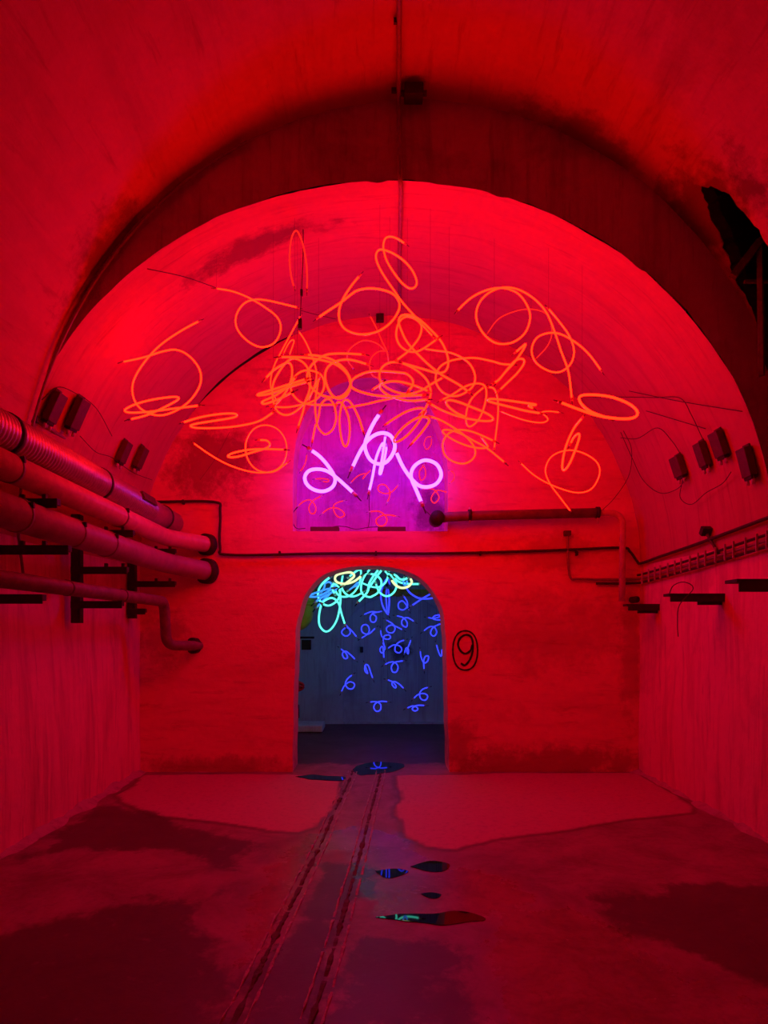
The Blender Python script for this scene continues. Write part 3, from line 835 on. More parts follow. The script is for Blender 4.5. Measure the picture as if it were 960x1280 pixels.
for lb, x0, x1_, yb_ in (('flat black transformer on the left of the niche sill', 388, 424, 663), ('flat black transformer in the middle of the niche sill', 472, 507, 662)):
    a_ = U(x0, 664, D_END + .07); c_ = U(x1_, 664, D_END + .07); zs = E2(400, 664)[1]
    o = tag(box('sill_transformer', ((a_.x + c_.x) / 2, D_END + .09, zs + 0.028), (c_.x - a_.x, 0.1, 0.055), M['box'], None, None, .006), lb, 'transformer', 'transformers on the niche sill')
    for s in (-1, 1): box('foot', ((a_.x + c_.x) / 2 + s * (c_.x - a_.x) * 0.52, D_END + .09, zs + 0.006), (0.03, 0.06, 0.01), M['iron'], o)

# ------------------------------------------------------------------ neon tubes
CROP = {'A': (310, 400, 6.857), 'B': (400, 430, 6.857), 'C': (480, 380, 6.857), 'D': (500, 440, 6.857), 'E': (560, 420, 6.857),
        'F': (360, 520, 6.857), 'G': (460, 540, 6.857), 'H': (340, 280, 6.857), 'J': (150, 360, 3.0), 'K': (560, 360, 3.0), 'L': (440, 280, 7.108),
        'P': (370, 700, 9.6), 'Q': (460, 700, 9.6), 'R': (410, 780, 10.66), 'S': (470, 780, 10.66), 'Z': (620, 480, 2.824)}
def px_list(spec):
    out = []; ox, oy, s = 0, 0, 1
    for it in spec:
        if isinstance(it, str): ox, oy, s = CROP[it]
        else: out.append((ox + it[0] / s, oy + it[1] / s))
    return out

def lead(P0, P1, r, parent, dark=False):
    """electrode cap and black lead at a tube end; P1 -> P0 points outwards"""
    d = (P0 - P1).normalized()
    tube('end_cap', [P0 - d * 0.005, P0 + d * r * 3.2], r * 1.12, M['cap'], parent, 8)
    tube('lead_wire', [P0 + d * r * 3.0, P0 + d * r * 7 + Vector((0, 0, -r * 0.4))], r * (0.65 if dark else 0.4), M['lead'] if dark else M['wire'], parent, 6)

tube_tops = []
def neon(label, group, spec, d0, r, mat, room='front', tilt=1.0, sub=7, n=8):
    P = px_list(spec)
    C = np.array(catmull(P, sub))
    for _ in range(2): C[1:-1] = 0.5 * C[1:-1] + 0.25 * (C[:-2] + C[2:])
    mu = C.mean(0); w_, v_ = np.linalg.eigh(np.cov((C - mu).T))
    ratio = math.sqrt(max(w_[0], 1e-6) / w_[1]); minor = v_[:, 0]
    sg = 1 if (hash_s(label) % 2) else -1
    if minor[1] < 0: minor = -minor
    s_ = (C - mu) @ minor
    g = 0.0
    if ratio < 0.75:
        g = min(math.sqrt(1 - ratio ** 2) / max(ratio, 0.12), 6.0) * 0.75
    mpp = d0 / F
    dep = s_ * g * mpp * tilt * sg
    lim = 0.15 if room == 'front' else (0.12 if room == 'niche' else 0.10)
    mx = np.abs(dep).max()
    if mx > lim: dep *= lim / mx
    ramp_ = np.linspace(-1, 1, len(C)) * r * 2.6
    d = d0
    for _ in range(60):
        pts = [U(c[0], c[1], d + e_ + q) for c, e_, q in zip(C, dep, ramp_)]
        if room == 'front':
            if all(inside(p, 0.05) for p in pts): break
        elif room == 'niche':
            if max(p.y for p in pts) < D_END + NICHE_D - 0.05: break
        else:
            if max(p.y for p in pts) < D_BACK - 0.05: break
        d -= 0.04
    o = tube('neon_tube', pts, r, mat, None, n)
    tag(o, label, 'neon tube', group)
    lead(pts[0], pts[1], r, o, room == 'back'); lead(pts[-1], pts[-2], r, o, room == 'back')
    tube_tops.append((max(pts, key=lambda p: p.z), room, label))
    return o
def hash_s(s):
    h = 7
    for ch in s: h = (h * 31 + ord(ch)) % 1000003
    return h

GO = 'orange neon tubes hung under the vault'
O = M['n_orange']; RD = M['n_red']
ORANGE = [
 ('big open orange loop at far left with two long tails', ['J', (295,125),(230,160),(150,215),(90,280),(50,350),(50,410),(80,455),(140,478),(200,465),(260,425),(300,365),(300,310),(265,260),(215,232),(160,238),(90,260),(12,277)], 5.5, .0095),
 ('flat orange loop lying across the bottom of the far left loop', ['J', (40,492),(90,480),(140,460),(190,435),(220,416),(205,408),(130,417),(60,435),(18,457),(35,467),(100,465),(180,455),(295,441)], 5.25, .0100),
 ('flat orange loop right of the far left loop, nearly edge-on', ['J', (240,503),(300,485),(370,473),(430,471),(432,484),(360,497),(290,508),(264,517),(290,525),(360,525),(440,518),(520,500),(575,466)], 5.4, .0105),
 ('upright orange circle at lower left with one long left tail', ['J', (278,583),(330,620),(390,655),(460,682),(530,693),(590,680),(622,635),(622,575),(592,530),(545,514),(500,530),(472,580),(478,640),(515,683),(575,690),(628,655)], 6.1, .0075),
 ('small flat orange curl inside the lower left circle', ['J', (525,570),(550,572),(562,585),(550,600),(500,615),(440,633),(405,633),(420,620),(480,607),(540,604),(617,606)], 5.4, .0105),
 ('orange circle at upper left hanging from a long thin arc', ['J', (362,2),(420,12),(480,35),(540,70),(590,110),(603,155),(580,205),(530,222),(480,200),(440,155),(435,105),(465,58),(510,43),(560,48),(620,62),(665,73)], 5.3, .0085),
 ('orange loop with crossing tails around the small dark wall box', ['H', (745,450),(680,530),(610,640),(575,740),(580,830),(630,905),(740,945),(850,940),'L',(100,985),(230,955),(340,880),(410,780),(420,700),(370,625),(270,585),(150,572),(50,590),(0,620),'H',(580,680),(480,745),(400,800)], 5.3, .0108),
 ('topmost orange curl like a shepherd crook on the crown line', ['L', (465,170),(400,130),(340,112),(295,130),(278,190),(285,250),(310,330),(370,430),(440,520),(510,572),(560,560),(575,510),(540,420),(470,335),(380,270),(300,235),(240,230),(212,280),(230,360),(290,470),(380,600),(450,700),(540,800),(610,880),(715,995)], 4.95, .0095),
 ('small upright orange loop below the topmost curl', ['C', (455,300),(400,340),(340,380),(280,408),(210,405),(140,360),(105,280),(115,190),(150,130),(200,108),(260,125),(310,165),(322,215),(300,290),(240,370),(190,420),(110,480)], 5.35, .0105),
 ('tall leaf-shaped orange loop leaning right above the cluster', ['C', (720,750),(640,690),(500,610),(400,535),(300,440),(200,330),(150,230),(125,150),(150,100),(220,95),(300,130),(400,220),(490,320),(540,430),(550,520),(520,580),(450,590),(360,565),(240,530),(150,505)], 5.15, .0110),
 ('large orange circle right of the cluster with a tail reaching right', ['C', (350,385),(450,400),(560,415),(660,455),(740,520),(780,610),(770,690),(720,745),(640,785),(560,785),(490,745),(445,670),(450,590),(490,530),(560,490),(660,468),(780,462),(880,480),'E',(330,205),(400,222),(460,240),(540,245)], 5.65, .0100),
 ('orange oval in mid cluster whose end drops to the right', ['C', (505,630),(400,690),(330,735),(240,768),'B',(720,428),(620,400),(540,350),(510,290),(520,220),(570,170),(640,155),(720,170),(820,220),(910,300),(945,380),(945,450),(910,540),(865,595)], 5.45, .0108),
 ('wide flat orange oval in the centre of the cluster', ['B', (760,400),(795,350),(790,300),(740,255),(680,245),(560,235),(440,235),(340,265),(275,310),(265,360),(310,395),(420,430),(560,450),(680,450),(760,445),(880,438)], 5.2, .0112),
 ('short arched orange tube inside the wide flat oval', ['B', (460,385),(520,350),(580,325),(650,320),(720,330),(820,360),(920,400)], 5.0, .0110),
 ('orange hook curving under the wide flat oval', ['B', (545,320),(515,345),(520,385),(570,430),(650,465),(770,488),(925,476)], 5.05, .0110),
 ('narrow hanging orange loop above the violet tubes', ['B', (370,750),(335,640),(290,545),(250,490),(215,480),(190,510),(168,620),(172,740),(195,850),(220,878),(243,840),(255,740),(245,630),(210,540),(180,502),(150,502),(135,530)], 5.6, .0105),
 ('nearly straight orange tube rising right under the cluster', ['B', (240,545),(300,533),(400,515),(500,490),(620,465),(700,440),(750,422)], 5.75, .0100),
 ('hanging orange loop left of the narrow hanging loop', ['A', (605,500),(590,600),(575,720),(585,850),'F',(262,105),(318,158),(380,120),(405,60),'B',(140,620),(120,520),(75,470),(30,490),(0,540),'A',(610,800),(588,900),'F',(235,80),(210,210)], 5.7, .0095),
 ('round orange loop at left of the cluster with a long left end', ['A', (280,318),(400,318),(520,325),(640,345),(740,375),(820,430),(870,500),(875,580),(840,650),(780,675),(720,645),(675,560),(660,480),(680,410),(740,360),(820,340),(900,345),'B',(400,172)], 5.1, .0115),
 ('round orange loop whose long end points right over the cluster', ['B', (362,90),'A',(850,288),(720,290),(640,310),(560,370),(515,440),(510,510),(545,580),(620,640),(720,665),(800,655),(860,600),(882,530),(850,450),(790,385),(720,340),(620,310),(510,298)], 5.3, .0115),
 ('slanted orange loop at the left end of the cluster with a tail pointing down', ['A', (430,915),(470,790),(490,700),(530,590),(525,450),(480,370),(400,330),(330,360),(250,470),(210,570),(215,690),(250,780),(320,815),(400,790),(480,715),(560,600),(612,500)], 5.5, .0105),
 ('small bent orange tube poking out left of the cluster', ['A', (150,500),(220,430),(300,380),(345,365),(375,400),(375,490),(340,590),(270,690),(230,730)], 5.25, .0108),
 ('bright orange hairpin seen edge-on, upper of two at left', ['A', (490,508),(350,552),(200,600),(95,632),(92,646),(200,628),(350,575),(505,530)], 4.95, .0115),
 ('bright orange hairpin seen edge-on, lower of two at left', ['A', (400,500),(330,580),(230,650),(140,690),(118,710),(150,718),(260,680),(375,622)], 4.85, .0110),
 ('low orange loop with a flat left end beneath the hairpins', ['A', (205,742),(330,748),(450,728),(560,695),(630,630),(655,550),(630,475),(570,440),(490,432),(420,465),(370,540),(375,620),(420,680),(480,715),(600,728),(740,725)], 5.75, .0100),
 ('thin orange strand falling into the left of the cluster', ['A', (440,105),(490,180),(540,290),(575,390),(588,480),(565,580),(520,690)], 5.9, .0075),
 ('thin long orange strand slanting down left from the hanging wires', ['H', (245,790),(190,890),(130,1000),(60,1130),'A',(225,390),(195,500),(200,600),(245,690)], 5.85, .0070),
 ('tiny thin orange hairpin above the left of the cluster', ['A', (355,300),(380,230),(395,178),(370,175),(340,215),(305,285)], 6.0, .0065),
 ('largest orange circle at upper right with a tail dropping right', ['K', (35,85),(85,38),(145,8),(205,0),(262,20),(298,68),(308,115),(288,170),(240,205),(180,207),(132,170),(106,115),(114,62),(150,20),(205,-2),(262,5),(320,38),(368,90),(400,165),(425,240),(452,315),(464,415)], 5.1, .0095),
 ('middling orange circle at right crossed by two straight tails', ['K', (377,78),(420,130),(455,180),(473,235),(460,285),(420,315),(375,310),(330,280),(313,235),(330,190),(370,170),(420,172),(480,205),(530,250),(573,308)], 5.25, .0090),
 ('flat orange ellipse farthest right, seen from below', ['K', (425,430),(490,455),(560,478),(640,490),(695,487),(711,466),(680,435),(610,408),(530,400),(493,408),(500,435),(535,464),(590,485)], 4.9, .0130),
 ('thin orange circle at lower right above the dark pipe', ['K', (273,657),(320,700),(370,730),(430,755),(490,768),(540,752),(568,700),(560,655),(510,620),(450,608),(390,630),(365,680),(380,730),(420,785),(458,835)], 6.25, .0070),
 ('slim upright orange loop inside the lower right thin circle', ['K', (503,487),(470,530),(440,600),(428,668),(437,683),(460,650),(490,570),(490,546),(472,560),(460,582)], 5.3, .0110),
 ('short orange hook pointing up right at the right of the cluster', ['E', (585,135),(632,95),(665,70),(640,125),(570,225),(500,300),(430,385)], 5.0, .0105),
 ('slim slanted orange loop beneath the short hook', ['E', (395,402),(440,370),(520,272),(572,215),(618,195),(652,207),(645,248),(590,322),(520,390),(445,462)], 5.15, .0105),
 ('orange tube hanging straight down at the right of the cluster', ['E', (345,437),(392,450),(420,510),(430,600),(425,720),(408,860),'D',(808,826)], 5.55, .0090),
 ('flat folded orange tube at right seen edge-on', ['E', (725,618),(690,596),(755,588),(600,565),(450,545),(360,540),(342,555),(400,575),(520,605),(660,640),(790,662)], 4.9, .0110),
 ('thin faint orange loop below the flat folded tube', ['E', (955,655),(870,645),(800,655),(840,688),(855,722),(800,743),(680,728),(560,690),(455,648)], 6.0, .0070),
 ('long lens-shaped orange loop right of centre', ['D', (260,445),(360,500),(480,545),(600,575),(720,592),(792,585),(788,556),(720,515),(620,475),(520,435),(430,412),(395,425),(412,465),(480,520),(570,560)], 5.0, .0110),
 ('upright oval orange loop hanging under an arched tail', ['D', (360,410),(450,365),(540,305),(620,275),(690,272),(732,300),(740,380),(715,490),(670,585),(600,640),(567,600),(572,500),(602,420),(645,365),(715,305)], 5.5, .0095),
 ('round orange loop at lower right of the niche with a tail to the right', ['D', (265,555),(340,580),(430,630),(520,690),(600,760),(645,840),(630,910),(560,955),(470,945),(390,890),(365,800),(395,720),(460,675),(540,668),(640,690),(800,760)], 5.6, .0105),
 ('flat orange loop with a long straight tail towards lower right', ['D', (700,735),(748,798),(745,818),(690,825),(580,805),(460,755),(380,700),(368,672),(420,668),(520,700),(640,765),(740,820),(895,945)], 5.35, .0100),
 ('slanted orange hairpin touching the top violet ring', ['B', (790,850),(860,770),(920,690),(935,650),(900,625),(820,640),(720,710),(650,790),(632,832),(660,840),(740,790),(830,690),(885,600)], 5.4, .0115),
 ('short arched orange tube right above the top violet ring', ['B', (570,685),(650,630),(740,580),(820,555),(880,552),(905,575),(892,605)], 5.6, .0110),
]
for lb, sp, d, r in ORANGE: neon(lb, GO, sp, 4.72 + (d - 4.85) * 0.5, r * 0.70, O)
GR = 'dim red neon tubes'
DIM = [
 ('tall thin dim red loop at the top left of the centre', ['H', (190,540),(165,450),(150,300),(165,130),(207,55),(250,130),(280,240),(300,400),(300,560)], 4.95, .0060, 'front'),
 ('thin dim red arc inside the largest orange circle', ['K', (148,170),(190,115),(260,85),(320,80),(372,100),(390,160),(375,215),(330,265)], 5.8, .0045, 'front'),
 ('thin dim red strand below the small dark wall box', ['L', (165,825),(220,930),(270,1050),(310,1130),(325,1230)], 5.9, .0060, 'front'),
 ('dim red arc above the wide flat oval', ['L', (290,1120),(220,1060),(130,1035),(60,1050),'H',(660,1080),(645,1160),(690,1230)], 6.1, .0060, 'front'),
 ('dim red half circle in the middle of the cluster', ['B', (570,60),(500,65),(440,120),(425,190),(450,270),(520,300)], 6.1, .0060, 'front'),
 ('dim red curl at the lower left of the niche', ['F', (90,770),(130,735),(180,718),(215,740),(240,790),(225,835),(190,830),(180,780),(215,725),(280,688)], 6.85, .0060, 'niche'),
 ('dim red curl above the left sill transformer', ['F', (295,835),(340,800),(400,785),(460,810),(485,850),(440,870),(400,830),(390,770),(430,740),(475,728)], 6.88, .0060, 'niche'),
 ('dim red curl above the middle sill transformer', ['F', (705,820),(770,815),(820,840),(850,890),(820,940),(770,935),(755,890),(800,855),(860,848),(925,858)], 6.88, .0065, 'niche'),
 ('dim red curl in the middle of the niche under the violet tubes', ['F', (850,740),(870,690),(870,640),(830,590),(780,595),(775,640),(830,665),(890,650),(940,598)], 6.9, .0065, 'niche'),
 ('short dim red hook left of the slim violet tubes', ['F', (540,570),(590,520),(640,497),(670,500),(640,540),(660,510),(705,468)], 6.9, .0060, 'niche'),
 ('short dim red tube inside the left violet loop', ['F', (235,540),(290,536),(345,545),(340,565),(300,560)], 6.9, .0060, 'niche'),
 ('dim red curl below the right violet loop', ['G', (465,490),(560,490),(610,560),(570,610),(540,570),(590,500),(680,518)], 6.9, .0060, 'niche'),
 ('small dim red oval inside the right violet loop', ['G', (480,285),(440,340),(452,415),(490,385),(490,320),(470,285)], 7.0, .0055, 'niche'),
 ('small dim red oval above the right violet loop', ['G', (540,40),(500,50),(480,110),(505,150),(540,110),(545,55)], 7.0, .0050, 'niche'),
 ('small dim red arc at the right edge of the niche', ['G', (700,330),(738,355),(735,410),(705,435)], 6.68, .0050, 'front'),
 ('short dim red tube at the left edge of the niche', ['F', (160,340),(150,400),(130,440),(110,470)], 6.68, .0060, 'front'),
]
for lb, sp, d, r, rm in DIM: neon(lb, GR, sp, d, r, RD, rm)
GV = 'violet neon tubes in front of the niche'
VIO = [
 ('left violet neon loop with a tail crossing down right', ['F', (205,297),(270,345),(330,410),(385,490),(405,550),(380,610),(310,645),(230,635),(165,590),(143,525),(180,470),(250,455),(330,470),(400,515),(480,585),(555,655)], 6.62, .0185),
 ('top violet neon ring with two tails, highest in the niche', ['F', (780,-10),(740,50),(690,150),(660,240),(670,310),(710,380),(780,412),(850,390),(905,310),(915,240),(880,170),(815,145),(740,165),(670,225),(610,320),(555,435)], 6.55, .0190),
 ('right violet neon loop with tails on its left side', ['G', (245,180),(290,280),(340,360),(400,430),(450,465),(520,470),(590,440),(628,370),(600,290),(540,250),(470,245),(400,290),(370,350),(375,410),(410,490),(455,597)], 6.62, .0190),
 ('long slim violet tube slanting down below the top violet ring', ['F', (697,640),(725,520),(750,380),(785,280),(812,235),(815,250),(812,270)], 6.68, .0140),
 ('slim violet hairpin inside the top violet ring', ['F', (834,175),(822,260),(800,400),(784,484),(797,492),(820,400),(840,300),(842,262)], 6.66, .0125),
]
for lb, sp, d, r in VIO: neon(lb, GV, sp, d - 0.08, r * 0.93, M['n_violet'], 'niche', 0.5, n=10)

GC = 'neon tangle under the far room ceiling'
Cn, Yn, An, Bn = M['n_cyan'], M['n_yellow'], M['n_azure'], M['n_blue']
FAR = [
 ('large cyan loop hanging lowest at left of the far room tangle', ['P', (585,765),(545,640),(520,540),(480,480),(420,455),(340,490),(300,550),(275,680),(285,790),(350,858),(420,830),(490,720),(525,570),(535,450),(520,350)], 8.6, .0150, Cn),
 ('cyan loop tied around the top of the large hanging loop', ['P', (320,525),(380,548),(440,530),(500,480),(530,400),(520,340),(460,285),(430,330),(460,400)], 8.4, .0150, Cn),
 ('pale yellow flat oval at the top left of the far room tangle', ['P', (780,195),(700,255),(600,285),(500,270),(467,225),(490,180),(570,155),(660,150),(700,190),(650,240),(570,300)], 8.3, .0180, Yn),
 ('cyan arc at the left end of the far room tangle', ['P', (410,205),(330,270),(275,350),(265,440),(305,520)], 8.5, .0160, Cn),
 ('cyan hanging circle under the pale yellow oval', ['P', (560,190),(545,310),(580,390),(650,435),(720,430),(800,390)], 8.7, .0150, Cn),
 ('cyan oval crossing the cyan hanging circle', ['P', (450,290),(490,400),(550,440),(640,430),(720,360),(770,250),(778,125),(730,130),(640,200)], 8.9, .0150, Cn),
 ('round cyan loop in the middle of the far room tangle', ['P', (885,115),(830,180),(790,270),(780,360),(810,420),(880,445),'Q',(60,430),(120,390),(160,300),(150,230),(90,180),(30,168)], 8.4, .0150, Cn),
 ('straight pale cyan tube crossing the middle of the far room tangle', ['P', (755,497),(860,380),'Q',(10,290),(60,200),(125,118)], 8.2, .0150, Cn),
 ('second straight cyan tube right of the crossing one', ['Q', (165,120),(110,190),(55,270),(0,345)], 8.3, .0150, Cn),
 ('cyan arc behind the two straight cyan tubes', ['Q', (205,135),(240,180),(210,270),(130,325),(40,320),(-60,280)], 8.7, .0140, Cn),
 ('low hanging cyan circle at right of the far room tangle', ['Q', (95,285),(135,385),(220,435),(300,400),(342,320),(320,240),(240,140)], 8.5, .0150, Cn),
 ('pale yellow hook at the right end of the far room tangle', ['Q', (285,245),(330,300),(400,335),(480,320),(525,270),(512,228)], 8.2, .0180, Yn),
 ('cyan upper arc at the right end of the far room tangle', ['Q', (300,170),(340,190),(380,228),(430,235),(480,212)], 8.4, .0150, Cn),
 ('cyan lower arc running out to the right of the tangle', ['Q', (320,210),(360,255),(430,280),(520,288),(615,288)], 8.6, .0150, Cn),
 ('azure hairpin at the extreme left of the far room tangle', ['P', (430,340),(350,355),(250,390),(155,425),(155,436),(250,440),(380,380),(470,310)], 8.3, .0160, An),
 ('azure tube just below the extreme left hairpin', ['P', (240,500),(300,455),(400,405),(510,340)], 8.4, .0160, An),
 ('short azure tube lowest of the azure ones at left', ['P', (255,560),(330,480),(430,385)], 8.5, .0150, An),
 ('azure curl between cyan loops at upper left', ['P', (300,390),(340,330),(350,280),(400,265),(430,300),(400,360)], 8.6, .0150, An),
 ('short azure tube above the pale yellow hook', ['Q', (430,230),(425,280),(450,300),(470,250)], 8.6, .0150, An),
 ('short azure tube behind the cyan hanging circle', ['P', (635,362),(690,320),(740,270),(745,300),(700,320)], 8.8, .0140, An),
 ('long narrow blue loop hanging in the middle of the far room', ['Q', (235,650),(180,560),(155,450),(165,350),(200,260),(235,225),(262,290)], 8.9, .0125, Bn),
 ('straight blue hairpin inside the long narrow blue loop', ['Q', (222,350),(218,450),(225,560),(238,655),(252,560),(255,450),(240,350)], 8.95, .0125, Bn),
 ('long blue arc at the right edge of the far room', ['Q', (465,345),(510,400),(600,455),(700,465),(800,455)], 8.9, .0125, Bn),
 ('straight blue tube crossing the long blue arc', ['Q', (530,545),(640,470),(745,410)], 9.0, .0130, Bn),
]
for lb, sp, d, r, mt in FAR: neon(lb, GC, sp, 7.9 + (d - 8.5) * 0.5 + (0.9 if mt is Bn else 0), r * (0.80 if mt is not Bn else 0.9), mt, 'back', 0.6, n=6)
GB = 'small blue neon curls in the far room'
BLUE = [
 ('blue curl at the end of the large cyan hanging loop', ['P', (590,770),(640,830),(650,880),(600,915),(550,880),(560,840),(610,810),(660,840),(725,920)]),
 ('blue curl joined to the right of the one under the cyan loop', ['P', (785,938),(850,895),(880,850),(865,790),(820,775),(785,810),(800,870),(870,890),(950,820)]),
 ('blue curl hanging from a level bar, left of the long narrow blue loop', ['P', (815,655),(900,620),(960,625),'Q',(50,640),(100,680),(85,740),(40,740),(25,690),(60,640),(165,615)]),
 ('blue curl highest at right, under the yellow pipe', ['Q', (430,435),(470,500),(470,560),(420,600),(370,580),(365,520),(410,490),(455,530),(485,590)]),
 ('blue curl below the highest right one with drooping ends', ['Q', (345,670),(420,690),(470,750),(460,805),(410,780),(410,720),(470,690),(550,735)]),
 ('blue curl at the upper left rim of the dark wall hole', ['Q', (220,720),(300,770),(325,830),(290,875),(230,860),(225,810),(280,780),(340,800),(410,835)]),
 ('blue curl at the right jamb with a narrow drop loop', ['Q', (670,850),(740,800),(800,810),(825,870),(790,915),(750,880),(780,810),(870,765)]),
 ('flat blue curl at the right jamb, above the drop loop', ['Q', (720,690),(780,700),(850,685),(865,660),(810,665),(775,700),(830,718),(910,718)]),
 ('slanted edge-on blue curl at mid left of the far wall', ['R', (170,330),(240,390),(260,450),(220,460),(190,400),(230,360),(300,410),(360,470)]),
 ('upright edge-on blue curl near the middle left of the far wall', ['R', (490,540),(510,600),(530,660),(490,620),(500,540),(540,560),(570,650),(595,720)]),
 ('fish-shaped blue curl lowest at left before the far wall', ['R', (180,900),(220,820),(290,770),(355,800),(330,860),(270,860),(230,800),(260,730),(320,680)]),
 ('lowest blue curl, its loop hanging under a level bar', ['R', (560,1040),(640,1035),(700,1070),(700,1140),(650,1165),(610,1120),(630,1060),(700,1030),(790,1035)]),
 ('blue curl with a small side loop left of the dark wall hole', ['S', (60,80),(80,170),(150,205),(195,180),(170,145),(110,160),(95,220),(105,270)]),
 ('tight upright blue curl at the left rim of the dark wall hole', ['S', (90,240),(120,330),(80,390),(50,340),(90,300),(105,450)]),
 ('blue curl in front of the dark wall hole', ['S', (160,325),(230,280),(310,290),(345,340),(310,385),(255,360),(260,290),(310,240),(375,215)]),
 ('edge-on blue curl at the right rim of the dark wall hole', ['S', (380,390),(400,320),(430,330),(430,400),(410,360),(440,280),(465,215)]),
 ('blue curl just below the dark wall hole', ['S', (120,540),(180,510),(250,510),(295,570),(270,640),(220,635),(205,570),(250,510),(360,492)]),
 ('upright blue curl right of the dark wall hole', ['S', (590,360),(600,440),(640,520),(690,490),(700,430),(660,430),(635,490),(640,600)]),
 ('slanted zigzag blue tube beside the right jamb', ['S', (805,275),(840,390),(870,430),(880,340),(890,420),(920,505)]),
 ('slanted edge-on blue curl low in the middle of the far wall', ['S', (155,745),(220,770),(270,830),(250,850),(210,800),(240,765),(310,800),(365,855)]),
 ('fish-shaped blue curl low at right before the far wall', ['S', (505,990),(560,940),(640,925),(690,960),(660,1015),(600,1000),(580,930),(620,870),(690,845)]),
 ('flattened blue curl lowest at right on the far wall', ['S', (415,1120),(500,1090),(560,1130),(520,1160),(480,1130),(540,1085),(645,1085)]),
]
for i, (lb, sp) in enumerate(BLUE): neon(lb, GB, sp, 9.2 - 0.05 * (i % 5), .0088, Bn, 'back', 0.5, 6, 6)

# ------------------------------------------------------------------ wires
def wire(label, spec, off, r=0.0035, group='thin wires on the vault'):
    P = px_list(spec); C = catmull(P, 8); ds = [hit(c[0], c[1], 0.03, 4.6) - off for c in C]
    for _ in range(6): ds = [ds[0]] + [(ds[i - 1] + ds[i] * 2 + ds[i + 1]) / 4 for i in range(1, len(ds) - 1)] + [ds[-1]]
    tag(tube('thin_wire', [U(c[0], c[1], d) for c, d in zip(C, ds)], r, M['wire'], None, 5), label, 'wire', group)
wire('wire from the far right orange ellipse to the highest right transformer', ['Z', (320,45),(440,46),(560,48),(650,50),(690,110),(730,195)], 0.05)
wire('wire crossing the right vault towards the dark arch', ['Z', (470,25),(600,52),(700,70),(870,97)], 0.03)
wire('wire slanting across the right vault below the far right ellipse', ['Z', (530,95),(620,122),(740,158)], 0.03)
wire('wire sagging in a deep loop left of the right transformers', ['Z', (440,170),(480,260),(520,340),(580,385),(640,370),(672,332)], 0.04)
wire('wire sagging lowest below the right transformers', ['Z', (660,335),(650,400),(690,425),(740,385),(800,350),(830,310)], 0.04)
wire('wire dropping from the right vault to the dark pipe', ['Z', (450,165),(478,230),(470,320),(420,400),(360,460)], 0.05)
wire('wire arching between right vault wires and the leftmost right transformer', ['Z', (440,190),(500,192),(570,155),(620,200),(650,245)], 0.04)
wire('straight wire from the upper left orange circle to the vault', [(184, 336), (230, 346), (271, 360)], 0.08)
wire('wire sloping right from the centre hanging wires', [(376, 388), (390, 392), (420, 399)], 0.3, 0.003)
wire('wire curving up from the nearer left transformers', [(52, 500), (72, 484), (95, 492), (120, 510), (140, 545)], 0.03)
wire('wire sagging under the farther left transformers', [(100, 545), (120, 565), (140, 572), (165, 590), (190, 600)], 0.04)
wire('faint wire falling from the flat orange loop to the left pipes', [(287, 540), (270, 572), (250, 600)], 0.25, 0.002)
def nwire(label, spec, y):
    C = catmull(px_list(spec), 6)
    tag(tube('thin_wire', [U(c[0], c[1], y) for c in C], 0.0045, M['wire'], None, 5), label, 'wire', 'thin wires in the niche')
nwire('wire looping down the left side of the niche to the sill', ['F', (90,775),(45,830),(45,920),(80,965),(150,962)], 6.85)
nwire('wire trailing along the niche sill between the two transformers', ['F', (360,960),(420,945),(500,950),(580,970),(690,955),(780,950)], 6.85)
nwire('wire hanging straight from the slim violet tube to the sill', ['F', (697,655),(695,760),(700,860),(690,950)], 6.9)
nwire('wire from the right violet loop to the dark pipe socket', ['G', (455,610),(480,660),(520,700),(560,740)], 6.70)
# suspension wires from tubes up to the vault
k = 0
for P0, room, lb in tube_tops:
    if room == 'back' and P0.y < 9.4 and P0.z < 2.9:
        tag(tube('hanging_wire', [P0, (P0.x, P0.y, bz)], 0.0015, M['wire'], None, 4), ' '.join(('hair-thin wire holding up the ' + lb.split(' with ')[0].split(',')[0]).split()[:16]), 'wire', 'hair-thin suspension wires')
        continue
    if room != 'front' or P0.y < D_RIB + 0.1 or lb.startswith(('tall thin dim', 'small dim', 'short dim')): continue
    k += 1
    if k % 3: continue
    zt = far_z(P0.x, P0.y)
    tag(tube('hanging_wire', [P0, (P0.x, P0.y, zt)], 0.0007, M['wire'], None, 4), ' '.join(('hair-thin wire holding up the ' + lb.split(' with ')[0].split(',')[0]).split()[:16]), 'wire', 'hair-thin suspension wires')
cl = [(374, 392), (375, 360), (374, 330)]
q1 = U(375, 405, 5.0); q2 = U(379, 318, 5.0)
hw = tag(tube('hanging_wire', [q1, q2, (q2.x, q2.y, far_z(q2.x, q2.y))], 0.004, M['wire'], None, 5), 'dark hanging wire with a clamp at the left of the centre', 'wire', 'hair-thin suspension wires')
box('clamp', q1, (0.03, 0.03, 0.08), M['iron'], hw); box('clamp', U(377, 366, 5.0), (0.02, 0.02, 0.05), M['iron'], hw)

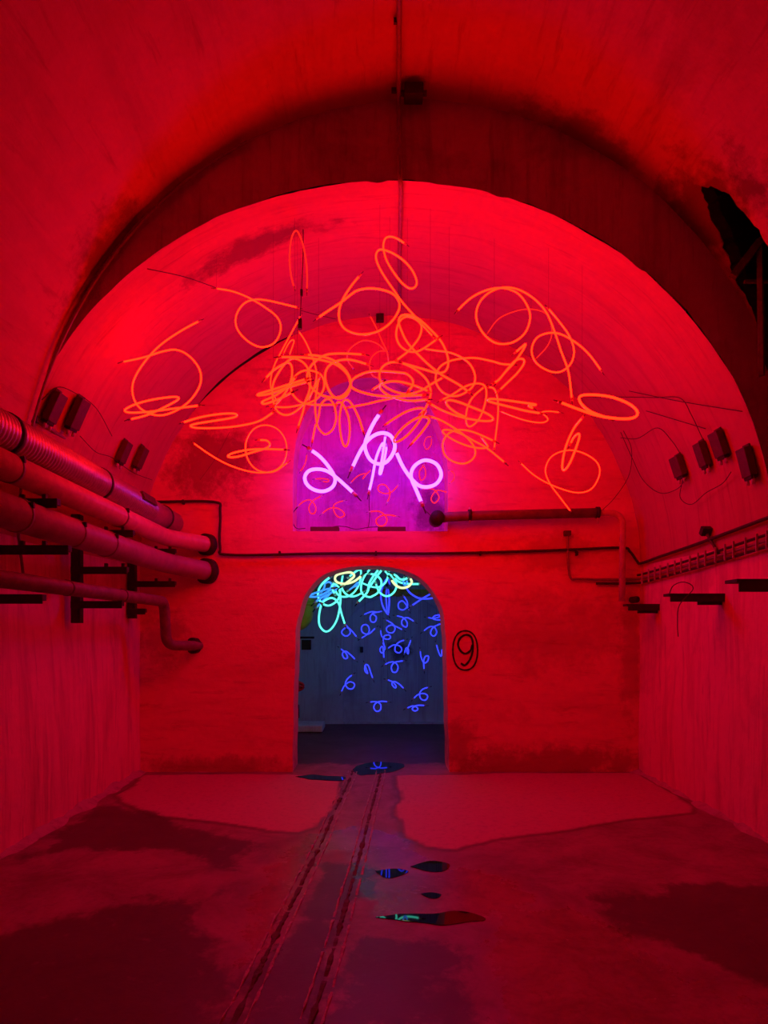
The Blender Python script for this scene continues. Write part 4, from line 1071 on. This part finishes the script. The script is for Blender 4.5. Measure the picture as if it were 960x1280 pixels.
# ------------------------------------------------------------------ things in the back room
q = lambda x, y, d: U(x, y, d)
yp = tag(tube('yellow_pipe', [q(336, 741, 10.0), q(470, 741, 10.0), q(545, 741, 10.0), q(608, 741, 10.0)], 0.055, M['yellow'], None, 16), 'yellow horizontal pipe high on the far room wall', 'pipe')
for px in (440, 495, 540): tube('coupling', [q(px, 741, 10.0), q(px + 5, 741, 10.0)], 0.064, M['yellow'], yp, 16)
P = round_path([q(386, 640, 8.6), q(384, 745, 8.6), q(382, 778, 8.6), q(350, 784, 8.6), q(312, 784, 8.6)], 0.14, 8)
ye = tag(tube('yellow_bend', P, 0.10, M['yellow'], None, 18), 'thick yellow pipe bend seen at the left of the doorway', 'pipe')
tube('flange', [q(385.5, 752, 8.6), q(385.3, 757, 8.6)], 0.115, M['yellow'], ye, 18)
br = tag(box('far_bracket', q(356.5, 797, 9.0), (0.81, 0.12, 0.03), M['iron']), 'dark iron shelf bracket inside the far room left of the doorway', 'bracket')
box('knee', q(383, 806, 9.0), (0.13, 0.08, 0.14), M['iron'], br); box('wall_plate', q(371, 814, 9.0), (0.08, 0.08, 0.3), M['iron'], br)
# valve wheel
vc = q(369, 858, 8.4)
vw = bpy.data.objects.new('valve', None); COL.objects.link(vw); vw.location = vc
tag(vw, 'red valve wheel on a dark spindle behind the left jamb', 'valve')
rg = [(0.09 * math.cos(a), 0.05 * math.sin(a), 0.0) for a in [2 * math.pi * i / 20 for i in range(21)]]
rg = [(0.10 * math.cos(a), 0.04 * math.cos(a), 0.055 * math.sin(a)) for a in [2 * math.pi * i / 24 for i in range(25)]]
tube('wheel', rg, 0.022, M['valve'], vw, 8)
tube('hub', [(0, -0.03, 0), (0, 0.1, 0)], 0.06, M['valve'], vw, 12)
for a in (0, math.pi / 3, 2 * math.pi / 3): tube('spoke', [(0.1 * math.cos(a), 0, .055 * math.sin(a)), (-0.1 * math.cos(a), 0, -.055 * math.sin(a))], 0.014, M['valve'], vw, 6)
tube('spindle', [(-0.02, 0.05, -0.02), (-0.02, 0.05, -0.35)], 0.03, M['iron'], vw, 10)
tube('body', [(-0.02, 0.05, -0.25), (-0.02, 0.05, -0.42)], 0.07, M['iron'], vw, 12)
tube('pipe', [(-0.02, 0.05, -0.40), (-0.02, 0.05, -vc.z + 0.0)], 0.04, M['iron'], vw, 12)
# rubble kerb at the foot of the far wall
o = box('stone_step', q(382, 908, 9.6), (0.55, 0.5, 0.10), M['back'], None, None, .02); o.location.z += 0
tag(o, 'low pale masonry step at the left foot of the far wall', 'step')
tag(box('cable_box', q(452, 812, D_BACK + .09), (0.05, 0.05, 0.09), M['iron']), 'tiny dark box on the far wall left of the hole', 'junction box')
